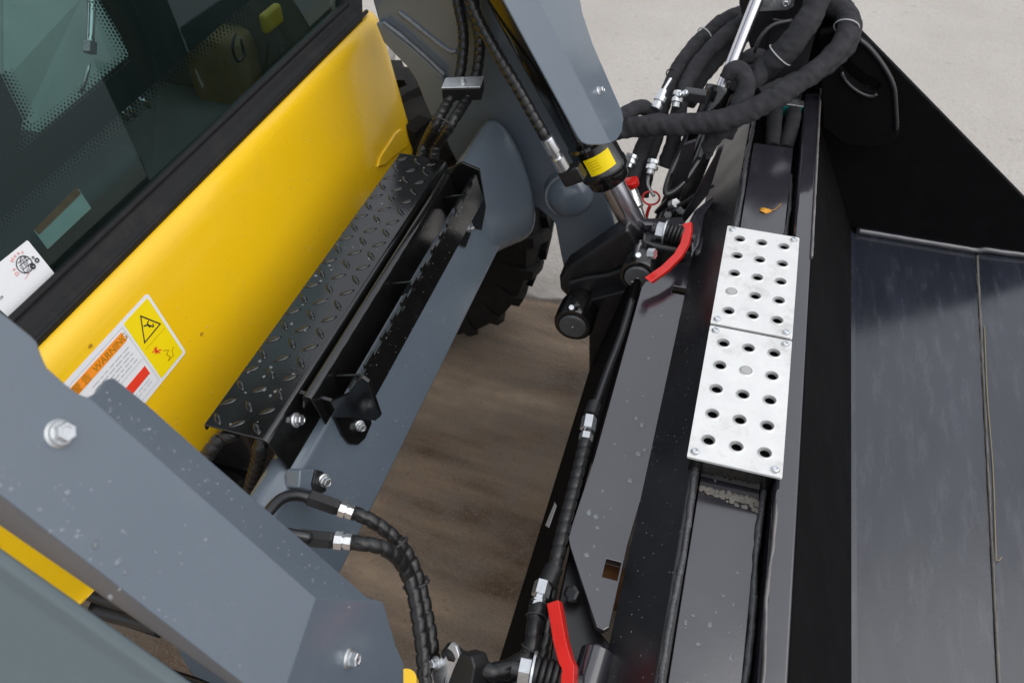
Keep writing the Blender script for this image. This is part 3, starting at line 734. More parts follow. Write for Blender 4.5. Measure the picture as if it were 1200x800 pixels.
# ---- far arm guard plate (covers the tilt cylinder)
FL = (AN * math.cos(R(26)) - V((0, 1, 0)) * math.sin(R(26))).normalized()
fo0, fo1 = W(606, -48, pl=PLN), W(716, 168, pl=PLN); fold = [fo0.lerp(fo1, t) for t in (0, .25, .6, .93, 1)]
fd2 = (fo1 - fo0).normalized(); FL = Matrix.Rotation(R(26), 3, fd2) @ AN
if FL.y > 0: FL = Matrix.Rotation(R(-26), 3, fd2) @ AN
PF = (fo0, FL)
lft = [W(*p, pl=PF) for p in ((706, 170), (689, 170), (682, 167), (677, 160), (590, 0), (562, -48))]
rgt = [W(*p, pl=PLN) for p in ((724, 163), (729, 155), (731, 140), (729, 130), (695, 52), (683, 16), (672, -48))]
v_ = fold + lft + rgt
guard2 = obj('arm_guard', v_, [[0, 1, 2, 3, 4, 5, 6, 7, 8, 9, 10], [4, 3, 2, 1, 0, 17, 16, 15, 14, 13, 12, 11]], 'grey_paint', arms, solid=.005, bevel=.003, angle=10, seg=2)
bolt(W(702, 107, pl=PLN), AN, arms, .95, .2)
along(1.455, 1.50, -.4, .38, .012, .12, 'arm_rib', 'grey_paint')
# ---- black chequer plate cover over the hoses
CZ = .868
cov = [(-.616, CZ), (-.525, CZ), (-.519, CZ - .003), (-.516, CZ - .009), (-.497, CZ - .062)]
cy0, cy1 = .567, 1.295
vs_ = [(x, y, z) for (x, z) in [(-.618, CZ - .012)] + cov for y in (cy0, cy1)]
cover = obj('chequer_cover', vs_, grid_faces(6, 2), 'black_gloss', arms, solid=.004, bevel=.0015, angle=50)
lug = None; nl = 0
def lug_mesh():
    vs_ = []; fs = []; N = 10
    for (rr, h) in ((1, 0), (.72, .0010), (.25, .0014)):
        for i in range(N):
            a = 2 * math.pi * i / N; vs_.append((0.0135 * rr * math.cos(a), .0052 * rr * math.sin(a) * (1 - .25 * abs(math.cos(a))), h))
    for j in range(2):
        for i in range(N): fs.append([j * N + i, j * N + (i + 1) % N, (j + 1) * N + (i + 1) % N, (j + 1) * N + i])
    fs.append([2 * N + i for i in range(N)]); fs.append(list(range(N))[::-1])
    me = bpy.data.meshes.new('tread_lug'); me.from_pydata(vs_, [], fs); me.materials.append(MAT['black_gloss'])
    for p in me.polygons: p.use_smooth = True
    return me
lugm2 = lug_mesh(); pit = .033
for i in range(int((cy1 - cy0) / pit) + 1):
    for j in range(4):
        x = -.603 + j * .031 + random.uniform(-.001, .001); y = cy0 + .014 + i * pit
        if x > -.523 or y > cy1 - .008: continue
        o = bpy.data.objects.new('tread_lug', lugm2); COL.objects.link(o); o.parent = cover
        o.matrix_local = Matrix.Translation(V((x, y, CZ + .0002)) - root_loc(cover)) @ Matrix.Rotation(R(45 if (i + j) % 2 else -45), 4, 'Z'); nl += 1
fnv = V((.053, 0, .019)).normalized()
bolt(W(347, 492, pl=(V((-.506, 0, CZ - .035)), fnv)), fnv, arms, 1.12, .4)
# ---- black step bracket bolted to the cross tube
brk = bpy.data.objects.new('step_bracket', None)
ZB = .888
BY0, BY1 = .64, 1.225
back = obj('step_bracket', [(x, y, z) for (x, z) in ((-.503, .86), (-.497, ZB - .003), (-.494, ZB), (-.486, ZB - .001), (-.482, ZB - .006), (-.470, .832)) for y in (BY0, BY1)], grid_faces(6, 2), 'black_gloss', arms, solid=.004, bevel=.0012, angle=50)
# serrated front plate: teeth along the upper edge
pts = []; y = BY0 + .022; up = True; fx = -.430
tops = []
while y < BY1 - .012:
    w_ = random.choice((.022, .03, .018)); zt = .899 if up else .8905
    tops += [(y, zt), (min(y + w_, BY1), zt)]; y += w_; up = not up
out = [V((fx, yy, zz)) for (yy, zz) in tops]
out += [V((fx + .012, BY1, .842)), V((fx + .012, BY0 + .022, .842))]
prism('serrated_plate', out, .004, 'black_gloss', back, n=(1, 0, .2), bevel=.0006)
# end plates with bolted tabs, and ribs
def bpx(px, py, y): return W(px, py, y=y)
ye = BY0 + .015
nearp = [bpx(*p, ye) for p in ((350, 460), (388, 470), (408, 462), (418, 446), (424, 442), (432, 448), (446, 488), (440, 493), (410, 489), (394, 489), (372, 486), (356, 480))]
prism('end_plate', nearp, .006, 'black_gloss', back, n=(0, -1, 0), bevel=.001)
farp = [V((fx + .004, BY1 + .002, .905)), V((fx - .03, BY1 + .002, .915)), V((-.49, BY1 + .002, .895)), V((-.49, BY1 + .002, .85)), V((-.452, BY1 + .002, .80)), V((-.44, BY1 + .002, .765)), V((-.425, BY1 + .002, .765)), V((fx + .014, BY1 + .002, .82))]
prism('end_plate', farp, .006, 'black_gloss', back, n=(0, -1, 0), bevel=.001)
for yy in (BY0 + .06, .915, 1.17):
    prism('rib', [V((-.476, yy, .872)), V((-.436, yy, .886)), V((-.434, yy, .862)), V((-.47, yy, .845))], .004, 'black_gloss', back, n=(0, -1, 0), bevel=.0006)
bolt(W(421, 499, pl=(CF[0] + CF[1] * .006, CF[1])), (CF[1] + V((0, -.5, 0))).normalized(), arms, 1.0, .2)
prism('mount_tab', [W(*p, pl=(CF[0] + CF[1] * .005, CF[1])) for p in ((392, 488), (432, 478), (436, 496), (428, 514), (420, 521), (410, 520), (402, 510))], .005, 'black_gloss', back, n=CF[1], bevel=.001)
bolt(W(549, 267, pl=(CF[0] + CF[1] * .008, CF[1])), CF[1], arms, 1.0)
prism('mount_tab', [W(*p, pl=(CF[0] + CF[1] * .006, CF[1])) for p in ((536, 262), (551, 252), (552, 274), (546, 290), (538, 286))], .005, 'black_gloss', back, n=CF[1], bevel=.001)
dr = []
for k in range(60):
    dr.append((V((fx + random.uniform(.0005, .0095), random.uniform(BY0 + .03, BY1), 0)), V((1, 0, .2)).normalized(), random.uniform(.0003, .0010), .3))
dr = [(V((fx + .0008 + (.898 - z_) * .21, p.y, z_)), n_, r_, h_) for (p, n_, r_, h_) in dr for z_ in (random.choice((.889, random.uniform(.845, .889))),)]
dome_cloud('paint_chips', dr, 'zinc_dull', back, seg=6)
# small pipe-clamp block with bolt on the cross tube
CF2 = (CF[0] + CF[1] * .018, CF[1])
prism('clamp_block', [W(*p, pl=CF2) for p in ((352, 550), (372, 549), (375, 560), (370, 577), (350, 572))], .025, 'grey_paint', arms, n=CF[1], bevel=.003)
prism('clamp_strap', [W(*p, pl=(CF[0] + CF[1] * .022, CF[1])) for p in ((371, 550), (379, 552), (383, 575), (369, 582), (367, 566))], .004, 'plastic_black', arms, n=CF[1], bevel=.001)
bolt(W(379, 563, pl=(CF[0] + CF[1] * .022, CF[1])), (CF[1] + V((0, -.35, 0))).normalized(), arms, 1.1, .5)
# hose clamp plate where the hoses pass the far arm
cc = [W(517, 103, d=1.585), W(522, 91, d=1.60), W(567, 89, d=1.60), W(563, 102, d=1.585)]
cn = (cc[1] - cc[0]).cross(cc[3] - cc[0]).normalized(); cn = cn if cn.z > 0 else -cn
hc = prism('hose_clamp', cc, .004, 'zinc', arms, n=cn, bevel=.001)
prism('clamp_body', [p - cn * .0045 for p in cc], .03, 'plastic_black', hc, n=cn, bevel=.002)
bolt(sum(cc, V((0, 0, 0))) / 4, cn, arms, .8)
# ---- water beads on the guard, tube and cowl
dr = []
for (x, y, r_) in ((79, 577, 4), (112, 638, 4.5), (138, 658, 5.5), (147, 670, 3.5), (90, 628, 3.2), (73, 621, 3), (182, 647, 2.4), (211, 648, 2.4), (241, 632, 3), (213, 660, 2.3), (144, 622, 2.6), (92, 622, 2.4), (47, 597, 2.6), (59, 622, 2.3), (13, 573, 3), (0, 568, 3), (129, 564, 2.6), (107, 573, 1.8), (129, 699, 3.2), (140, 690, 2), (169, 700, 2.2), (106, 655, 2.2), (119, 660, 1.6), (167, 602, 2), (217, 616, 2), (186, 714, 2), (195, 722, 2.4), (205, 726, 2), (281, 780, 2), (265, 763, 2)):
    dr.append((W(x, y, pl=PLN), AN, r_ / FPX * .68, .6))
for k in range(220):
    x, y = random.uniform(0, 340), random.uniform(440, 800)
    if y > 585 + .7 * x - 12 or y < 440 + .86 * x + 30: continue
    dr.append((W(x, y, pl=PLN), AN, random.uniform(.6, 1.6) / FPX * .68, .55))
for k in range(70):
    t = random.random() ** 1.3; x = 125 + 290 * t; y = 462 + 238 * t + random.uniform(-8, 22)
    q = 448 + .806 * (x - 118)
    if y < q + 6 or y > q + 32: continue
    dr.append((W(x, y, pl=FN), FN[1], random.uniform(.9, 2.6) / FPX * .72, .55))
dome_cloud('water_beads', dr, 'water', guard, seg=9)
dr = []
for k in range(120):
    y = random.uniform(.55, 1.2); s_ = random.uniform(.15, .9); p = CF[0].lerp(V((-.430, 0, .615)), s_); p = V((p.x, y, p.z))
    dr.append((p, CF[1], random.uniform(.0008, .0020), .5))
dome_cloud('water_beads', dr, 'water', ct, seg=7)
dr = []
for k in range(70):
    t = random.random(); p = V((-.7705 + .0475 * t, random.uniform(.5, 1.5), .948 - .210 * t)) ; dr.append((p + PN * .0005, PN, random.uniform(.0006, .0015), .5))
dome_cloud('water_beads', dr, 'water', cowl, seg=7)
dr = []
for k in range(45):
    dr.append((V((random.uniform(-.61, -.53), random.uniform(cy0, cy1), CZ + .0003)), V((0, 0, 1)), random.uniform(.0008, .003), .4))
dome_cloud('water_beads', dr, 'water', cover, seg=8)

# ================================================================== BUCKET
BK = thing('bucket', (.3, .9, .42), 'wide black loader bucket with a channel rim and a sloping side plate', 'bucket')
YB0, YB1 = -.35, 1.92
# inside shell: rim, back wall, floor, front apron
ins = [(.197, .818), (.212, .735), (.375, .432)]
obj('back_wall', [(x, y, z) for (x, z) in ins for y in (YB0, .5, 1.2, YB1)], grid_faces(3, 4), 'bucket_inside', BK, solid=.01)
def seam(y): return .687 - (1.92 - y) * .0706
obj('floor_plate', [(x if x else seam(y) - .002, y, z) for (x, z) in ((.375, .432), (.385, .4305), (0, .4305)) for y in (YB0, .3, .9, 1.5, YB1)], grid_faces(3, 5), 'bucket_floor', BK, solid=.01)
obj('floor_plate', [(x if x else seam(y) + .002, y, z) for (x, z) in ((0, .434), (1.02, .452), (1.25, .455)) for y in (YB0, .3, .9, 1.5, YB1)], grid_faces(3, 5), 'bucket_floor', BK, solid=.014)
tube('seam_weld', [(seam(y), y, .4325 + .0003 * math.sin(y * 40)) for y in [YB0 + i * .05 for i in range(46)]], 0.0026, 'seam_dirt', BK, seg=8, wrinkle=.0009, wfreq=140)
# rim flange and channel
rim = [(.163, .775), (.163, .812), (.166, .818), (.193, .820), (.198, .814), (.198, .80)]
obj('rim_flange', [(x, y, z) for (x, z) in rim for y in (YB0, 1.4, 1.88)], grid_faces(6, 3), 'bucket_paint', BK, solid=.006, bevel=.002, angle=25)
tube('bare_rim_edge', [(.196, y, .8205) for y in [1.25 + i * .05 for i in range(14)]], .0042, 'bare_edge', BK, seg=8, wrinkle=.0012, wfreq=120, flat=.6)
tube('bare_rim_edge', [(.166 + .002 * math.sin(y * 31), y, .8195) for y in [YB0 + i * .05 for i in range(22)]], .0036, 'bare_edge', BK, seg=8, wrinkle=.002, wfreq=70, flat=.7)
ch = [(.050, .802), (.062, .8015), (.0635, .79), (.0635, .72), (.163, .72), (.163, .78)]
obj('rim_channel', [(x, y, z) for (x, z) in ch for y in (YB0, 1.0, 1.88)], grid_faces(6, 3), 'black_steel', BK, solid=.005, bevel=.0015, angle=30)
obj('channel_cover', [(x, y, z + max(0, y - 1.27) * .040) for (x, z) in ((.066, .783), (.150, .784)) for y in (YB0, .3, 1.0, 1.27, 1.655)], grid_faces(2, 5), 'bucket_paint', BK, solid=.006, bevel=.001, angle=40)
tube('channel_weld', [(.057 + .0015 * math.sin(y * 23), y, .803) for y in [YB0 + i * .04 for i in range(55)]], .0042, 'weld_black', BK, seg=8, wrinkle=.002, wfreq=90)
tube('channel_weld', [(.154 + .0015 * math.sin(y * 27), y, .785) for y in [YB0 + i * .04 for i in range(49)]], .0045, 'weld_black', BK, seg=8, wrinkle=.002, wfreq=90)
# sloping rear plate and the ledge plate below it
ytop = W(848, 167, z=.70).y
rear = obj('rear_plate', [V((-.012, YB0, .703)), V((-.012, ytop, .703)), V((.050, ytop + .02, .802)), V((.050, YB0, .802))], [[0, 1, 2, 3]], 'rear_paint', BK, solid=.008, bevel=.0015)
LZ = .700
led = [(757, 329), (765, 322), (802, 306), (835, 290), (800, 420), (735, 640), (714, 734), (707, 738), (699, 734), (668, 640), (666, 630), (670, 615), (697, 534), (752, 336)]
ledge = prism('ledge_plate', [W(*p, z=LZ) for p in led], .012, 'bucket_paint', BK, n=(0, 0, 1), bevel=0)
c1 = W(717, 667, z=LZ); cutr = box('c', c1, (.022, .030, .06), 'black_steel', None, bevel=0); cut(ledge, cutr)
c2 = W(800, 341, z=LZ); cutr = box('c', c2, (.04, .022, .06), 'black_steel', None, bevel=0); cut(ledge, cutr)
bend(ledge, .0012, 40)
box('slot_liner', c1 + V((.002, 0, -.05)), (.07, .06, .02), 'rust', BK)
# soil specks and drops on the ledge and rear plate
dr = []
for (x, y, r_) in ((752, 498, 4), (745, 490, 3), (748, 532, 4.5), (755, 527, 3), (738, 563, 3.5), (690, 600, 4), (698, 605, 3.5), (700, 618, 2.5), (687, 650, 3.5), (768, 545, 2.5), (706, 575, 2), (720, 520, 2), (735, 470, 2), (760, 420, 2.5), (765, 395, 2), (775, 370, 2.5), (741, 330, 2), (700, 690, 2), (696, 640, 2)):
    dr.append((W(x, y, z=LZ + .0006), V((0, 0, 1)), r_ / FPX * 1.35, .35))
for k in range(40):
    x, y = random.uniform(690, 790), random.uniform(340, 700); dr.append((W(x, y, z=LZ + .0006), V((0, 0, 1)), random.uniform(.6, 1.4) / FPX * 1.35, .4)) if 700 - (y - 534) * .28 + 12 < x < 790 - (y - 340) * .26 else None
dome_cloud('water_beads', dr, 'water', ledge, seg=9)
dr = []
rn = V((-.099, 0, .062)).normalized()
for k in range(220):
    t = random.random(); dr.append((V((-.012 + .062 * t, random.uniform(.3, 1.7), .703 + .099 * t)) + rn * .0003, rn, random.uniform(.0005, .0016), .4))
tag(dome_cloud('grit', dr, 'bare_edge', rear, seg=6))
dr = []
for k in range(60): dr.append((V((random.uniform(.07, .147), random.uniform(.2, 1.6), .7842)), V((0, 0, 1)), random.uniform(.001, .004), .12))
dome_cloud('water_beads', dr, 'water', BK, seg=8)
# perforated aluminium step plates
def step_plate(y0, y1, filled, x0=.040, x1=.170, z=.834, skew=0):
    nx, ny = 3, 5; e = .012
    xs = [x0, x0 + .006] + [x0 + .006 + (x1 - x0 - .012) / 3 * (i + 1) for i in range(3)] + [x1]
    ys = [y0, y0 + .011] + [y0 + .011 + (y1 - y0 - .022) / 5 * (i + 1) for i in range(5)] + [y1]
    vs_ = []; fs = []; N = 16; holes = []; grime_shade_faces = []
    def add(p): vs_.append(V(p)); return len(vs_) - 1
    for i in range(len(xs) - 1):
        for j in range(len(ys) - 1):
            a, b, c, d = xs[i], xs[i + 1], ys[j], ys[j + 1]
            if 1 <= i <= 3 and 1 <= j <= 5:
                cxx, cyy = (a + b) / 2, (c + d) / 2; holes.append((cxx, cyy))
                hx, hy = (b - a) / 2, (d - c) / 2; sq = []
                for k in range(N):
                    t = 2 * math.pi * k / N; co, si = math.cos(t), math.sin(t); s_ = max(abs(co), abs(si)); sq.append(add((cxx + hx * co / s_, cyy + hy * si / s_, z)))
                prev = sq
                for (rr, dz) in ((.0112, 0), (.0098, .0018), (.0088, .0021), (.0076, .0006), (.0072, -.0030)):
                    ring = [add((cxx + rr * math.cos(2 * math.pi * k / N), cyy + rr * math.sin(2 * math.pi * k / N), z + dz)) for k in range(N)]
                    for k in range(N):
                        if rr < .009: grime_shade_faces.append(len(fs))
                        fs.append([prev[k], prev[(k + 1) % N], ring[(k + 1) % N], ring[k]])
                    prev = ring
            else:
                q = [(a, c), (b, c), (b, d), (a, d)]
                r_ = .008       # rounded outer corners
                for k, (u, v) in enumerate(q):
                    pass
                fs.append([add((u, v, z)) for (u, v) in q])
    # folded-down skirt
    sk = [(x0, y0), (x1, y0), (x1, y1), (x0, y1)]
    for k in range(4):
        (a, b), (c, d) = sk[k], sk[(k + 1) % 4]
        fs.append([add((a, b, z)), add((c, d, z)), add((c, d, z - .004)), add((a, b, z - .004))])
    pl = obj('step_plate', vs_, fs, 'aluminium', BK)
    pl.data.materials.append(MAT['rim_grime_shade'])
    for k in grime_shade_faces: pl.data.polygons[k].material_index = 1
    pl.data.set_sharp_from_angle(angle=R(50))
    for p in pl.data.polygons: p.use_smooth = True
    b = pl.modifiers.new('bevel', 'BEVEL'); b.width = .002; b.segments = 2; b.limit_method = 'ANGLE'; b.angle_limit = R(80)
    for (hx, hy) in [holes[f] for f in filled]:
        lathe('plug', [(0, .0086), (.0018, .0082)], (hx, hy, z + .0006), (0, 0, 1), 'filled_hole', pl, seg=16)
    for (u, v) in ((x0 + .010, y0 + .011), (x1 - .010, y0 + .011), (x1 - .010, y1 - .011), (x0 + .010, y1 - .011)):
        lathe('screw', [(0, .0066), (.0012, .0066), (.0038, .0048), (.0042, .0030), (.0022, .0026)], (u, v, z), (0, 0, 1), 'zinc', pl, seg=18)
    # support frame under the plate, tucked in from its rim
    obj('support_frame', [(x0 + .006, y, zz) for y in (y0 + .006, y1 - .006) for zz in (z - .009, z - .045)] + [(x1 - .010, y, zz) for y in (y0 + .006, y1 - .006) for zz in (z - .009, z - .045)],
        [[0, 2, 3, 1], [4, 5, 7, 6], [0, 1, 5, 4], [2, 6, 7, 3], [0, 4, 6, 2]], 'black_gloss', pl)
    return pl
tag(step_plate(1.012, 1.285, [1]), 'far perforated aluminium step plate with one grey plugged hole')
tag(step_plate(.730, 1.006, [8]), 'near perforated aluminium step plate with a plugged hole in its middle row')
dr = []
for k in range(160):
    t = random.random(); dr.append((V((.068 + .09 * t, .722 - abs(random.gauss(0, .010)) * (.3 + t), .7843)), V((0, 0, 1)), random.uniform(.001, .0045), .3))
dome_cloud('dirt_crust', dr, 'dirt_crust', BK, seg=7)
# far side plate with lifting lug
sideo = [(.05, .60), (.02, .90), (.12, 1.06), (.25, .955), (.735, .600), (1.0, .415), (1.0, .40), (.36, .40)]
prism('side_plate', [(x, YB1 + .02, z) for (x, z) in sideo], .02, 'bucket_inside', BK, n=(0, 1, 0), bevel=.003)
tube('side_edge_weld', [(.385 + .3 * t / 12 + 0, YB1 - .004, .438 + .0 * t) for t in range(13)] + [(.70 + .05 * t, YB1 - .004, .444 + .002 * t) for t in range(7)], .009, 'bucket_paint', BK, seg=10, wrinkle=.0012, wfreq=60)
lugp = [(960, 40), (985, 36), (1004, 42), (1018, 54), (1031, 70), (1042, 86), (1048, 98), (1051, 112), (1053, 135), (1053, 160), (1042, 170), (1020, 174), (990, 170), (964, 150)]
LY = 1.84
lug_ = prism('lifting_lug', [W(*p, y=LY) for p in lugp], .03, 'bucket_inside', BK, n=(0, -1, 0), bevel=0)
sl = [(985, 82), (988, 78), (993, 78), (1002, 86), (1014, 96), (1026, 101), (1031, 105), (1032, 110), (1028, 114), (1020, 115), (1008, 111), (996, 102), (987, 91)]
cutr = prism('c', [W(*p, y=LY - .03) for p in sl], .1, 'black_steel', None, n=(0, -1, 0), bevel=0); cut(lug_, cutr)
bend(lug_, .004, 30, 3)
tube('lug_edge', [W(*p, y=LY - .001) for p in ((1006, 46), (1018, 56), (1031, 72), (1041, 88), (1047, 102), (1049, 118), (1051, 152))], .0055, 'black_steel', lug_, seg=10)
tube('slot_edge', [W(*p, y=LY - .002) for p in ((986, 84), (990, 94), (1000, 104), (1012, 111), (1022, 113), (1028, 110))], .0045, 'black_steel', lug_, seg=10)
# cylinder tower on the rim
tw = [(866, -30), (866, 6), (872, 30), (880, 62), (894, 90), (930, 92), (948, 60), (955, 20), (955, -30)]
TY = 1.86
tower = prism('cylinder_tower', [W(*p, y=TY) for p in tw], .05, 'black_steel', BK, n=(0, -1, 0), bevel=.006, seg=3)
box('tower_foot', V((.10, 1.88, .84)), (.10, .05, .3), 'black_steel', BK, bevel=.004)
lk = prism('lock_plate', [W(*p, y=TY - .004) for p in ((880, -8), (932, -12), (930, 8), (922, 12), (888, 14), (883, 8))], .005, 'zinc', tower, n=(0, -1, 0), bevel=.001)
tag(lk, 'shiny zinc lock plate on the black tower')
lathe('pin_head', [(0, .019), (.004, .019), (.006, .016)], W(896, -2, y=TY - .006), (0, -1, 0), 'zinc_dull', tower)
bolt(W(921, 3, y=TY - .006), V((0, -1, 0)), BK, 1.0)
# hose clamp in the channel
tc = W(919, 128, z=.80)
cl = box('channel_clamp', tc + V((0, 0, -.002)), (.078, .022, .030), 'teal_plastic', BK, bevel=.003)
box('clamp_plate', tc + V((0, .002, .0165)), (.080, .026, .005), 'zinc', cl, bevel=.001)
bolt(tc + V((0, .004, .019)), V((0, 0, 1)), BK, .8)
for dx in (-.019, .021):
    tube('sleeved_hose', [tc + V((dx * .7, -.14, -.022)), tc + V((dx, -.06, .004)), tc + V((dx, 0, .0)), tc + V((dx, .10, -.005))], .0165, 'fabric_sleeve', BK, seg=16, step=.005, wrinkle=.0014)

# ================================================================== QUICK COUPLER
qc = thing('quick_coupler', (-.15, .85, .3), 'black quick coupler frame with two round pins behind the bucket', 'quick coupler')
# main plate, facing back towards the machine
cpf = [(-.108, .690), (-.116, .684), (-.135, .62), (-.195, .345), (-.185, .33)]
obj('coupler_plate', [(x, y, z) for (x, z) in cpf for y in (YB0, .5, 1.0, 1.30)], grid_faces(5, 4), 'bucket_inside', qc, solid=.014, bevel=.003, angle=25)
CPn = V((-.275, 0, .06)).normalized(); CPn = V((-.977, 0, .213))
CPL = (V((-.135, 0, .62)) + CPn * .002, CPn)
prism('white_sticker', [W(*p, pl=CPL) for p in ((650, 588), (652, 592), (643, 618), (639, 615))], .0006, 'white_label', qc, n=CPn, bevel=0)
box('coupler_hook', (-.05, 1.36, .60), (.14, .06, .25), 'black_steel', qc, bevel=.01)
# link arm between the two pins
lk_y = 1.345
lp = [(655, 326), (662, 316), (700, 290), (722, 275), (734, 268), (742, 278), (748, 300), (750, 330), (742, 345), (728, 352), (705, 358), (682, 356), (668, 352), (656, 340)]
link = prism('link_arm', [W(*p, y=lk_y) for p in lp], .06, 'black_steel', qc, n=(0, -1, 0), bevel=.008, seg=3)
prism('link_rib', [W(*p, y=lk_y - .014) for p in ((664, 332), (686, 326), (712, 322), (728, 316), (732, 326), (724, 344), (704, 352), (680, 353), (666, 348))], .012, 'black_steel', link, n=(0, -1, 0), bevel=.006, seg=3)
def pin(px, py, y, r, par, lab):
    c = W(px, py, y=y)
    b_ = lathe('pin_boss', [(-.06, r * 1.15), (-.03, r * 1.42), (.018, r * 1.44), (.0235, r * 1.38), (.024, r * 1.34), (.0235, r * 1.04), (.021, r * 1.03)], c + V((0, .02, 0)), (0, -1, 0), 'black_gloss', par, seg=36)
    lathe('pin', [(0, r), (.004, r), (.0055, r * .93), (.0055, r * .1), (.004, r * .06)], c + V((0, -.004, 0)), (0, -1, 0), 'pin_grey', b_, seg=32)
    lathe('pin_mark', [(0, .0022), (.0006, .0018)], c + V((0.0, -.0098, 0)), (0, -1, 0), 'zinc', b_, seg=10)
    tag(b_, lab); return c
p1 = pin(672, 380, 1.25, .030, qc, 'lower black pin boss over the muddy ground')
p2 = pin(748, 323, 1.27, .027, qc, 'upper black pin boss below the chrome rod')
bolt(W(670, 361, y=1.245), V((0, -.55, .83)), qc, .95, 0, 'grease_bolt', washer=False)
bolt(W(748, 300, y=1.262), V((0, -.55, .83)), qc, .95, 0, 'grease_bolt', washer=False)
lathe('lock_nut', [(0, .010), (.014, .010)], W(760, 297, y=1.24), (.9, -.2, .3), 'zinc', qc, seg=6, smooth=False)
# vertical members under the lower pin
prism('coupler_rib', [W(*p, y=1.30) for p in ((690, 352), (735, 340), (742, 380), (700, 560), (690, 560))], .05, 'black_steel', qc, n=(0, -1, 0), bevel=.004)
# locking levers (red), springs and plungers
def lever(name, cpx, w, th, nrm, par, lab, zfn):
    C = [zfn(*p) for p in cpx]; vs_ = []; fs = []; nrm = V(nrm).normalized()
    for i, c in enumerate(C):
        t = (C[min(i + 1, len(C) - 1)] - C[max(i - 1, 0)]).normalized(); s_ = t.cross(nrm).normalized()
        for (a, b) in ((-1, 1), (1, 1), (1, -1), (-1, -1)): vs_.append(c + s_ * a * w / 2 + nrm * b * th / 2)
    for j in range(len(C) - 1):
        for i in range(4): fs.append([j * 4 + i, j * 4 + (i + 1) % 4, (j + 1) * 4 + (i + 1) % 4, (j + 1) * 4 + i])
    fs += [[3, 2, 1, 0], [len(vs_) - 4, len(vs_) - 3, len(vs_) - 2, len(vs_) - 1]]
    o = obj(name, vs_, fs, 'red_paint', par, bevel=.0012, angle=25); return tag(o, lab)
l1 = lever('locking_lever', [(806, 262), (806, 272), (803, 286), (795, 300), (780, 315), (760, 329)], .017, .012, (-.35, -.55, .75), qc, 'red locking lever beside the chrome rod', lambda a, b: W(a, b, z=.765 - (b - 262) * .0005))
l2 = lever('locking_lever', [(650, 706), (653, 722), (658, 752), (664, 774), (668, 782), (667, 805)], .017, .020, (-.25, -.35, .9), qc, 'red locking lever under the hoses at the near end', lambda a, b: W(a, b, z=.735))
def spring(px0, px1, zf, r, n_, par):
    a, b = zf(*px0), zf(*px1); ax = (b - a).normalized(); M = frame(ax); L = (b - a).length
    pts = [a + ax * L * i / (n_ * 12) + M @ V((r * math.cos(i * math.pi / 6), r * math.sin(i * math.pi / 6), 0)) for i in range(n_ * 12 + 1)]
    tube('spring', pts, r * .22, 'plastic_black', par, seg=6, straight=True)
    lathe('plunger', [(-.03, r * .6), (L + .02, r * .6)], a, ax, 'black_steel', par, seg=14)
    lathe('plunger_nut', [(-.020, r * 1.0), (-.006, r * 1.0)], a, ax, 'zinc', par, seg=6, smooth=False)
    lathe('spring_washer', [(-.004, r * 1.5), (-.001, r * 1.5)], a, ax, 'zinc', par, seg=20)
spring((781, 272), (803, 277), lambda a, b: W(a, b, z=.745), .017, 5, qc)
spring((627, 788), (664, 796), lambda a, b: W(a, b, z=.72), .018, 5, qc)
lathe('plunger_tube', [(-.10, .024), (.10, .024), (.104, .02)], W(690, 790, z=.70) + V((0, -.07, 0)), (.06, 1, 0), 'bucket_paint', qc, seg=24)
prism('coupler_gusset', [W(*p, z=.66) for p in ((668, 640), (700, 735), (720, 760), (690, 800), (640, 800), (655, 700))], .02, 'black_steel', qc, n=(0, 0, 1), bevel=.003)
lathe('hex_stop', [(0, .012), (.012, .012), (.013, .008)], W(672, 697, z=.672), (-.3, -.3, 1), 'black_steel', qc, seg=6, smooth=False)
prism('latch_bar', [W(*p, z=.74) for p in ((748, 256), (800, 254), (803, 262), (806, 264), (755, 263))], .015, 'bucket_paint', qc, n=(0, 0, 1), bevel=.002)
prism('latch_hook', [W(*p, z=.745) for p in ((806, 262), (814, 246), (836, 228), (836, 236), (826, 250), (820, 286), (810, 300))], .018, 'bucket_paint', qc, n=(0, 0, 1), bevel=.004)

# ================================================================== TILT CYLINDER
tcyl = thing('tilt_cylinder', (-.2, 1.4, .7), 'black hydraulic cylinder with chrome rod and small yellow label under grey guard', 'cylinder')
G = W(712, 206, y=1.40); CD = AD; E = G + AD * .205
lathe('barrel', [(-.75, .043), (-.075, .043), (-.07, .047), (-.016, .048), (-.012, .050), (.000, .050), (.004, .0475), (.005, .044), (.022, .043), (.026, .040), (.026, .028)], G - CD * .014, CD, 'black_gloss', tcyl, seg=48)
lathe('rod', [(-.03, .0255), (.16, .0255)], G, CD, 'chrome', tcyl, seg=36)
eye_ = lathe('rod_eye', [(-.078, .026), (-.074, .031), (-.066, .034), (-.050, .036), (-.03, .042), (0, .046)], E + CD * .03, CD, 'black_steel', tcyl, seg=28)
lathe('eye_ring', [(-.045, .038), (-.04, .044), (.07, .044), (.078, .040)], E + V((0, .01, 0)) + CD * .025, (0, -1, 0), 'black_steel', tcyl, seg=32)
# port block with hose union
pb = W(671, 204, y=1.325)
M = frame(CD)
box('port_block', pb, (.03, .045, .035), 'black_steel', tcyl, bevel=.005, rot=frame(CD).copy())
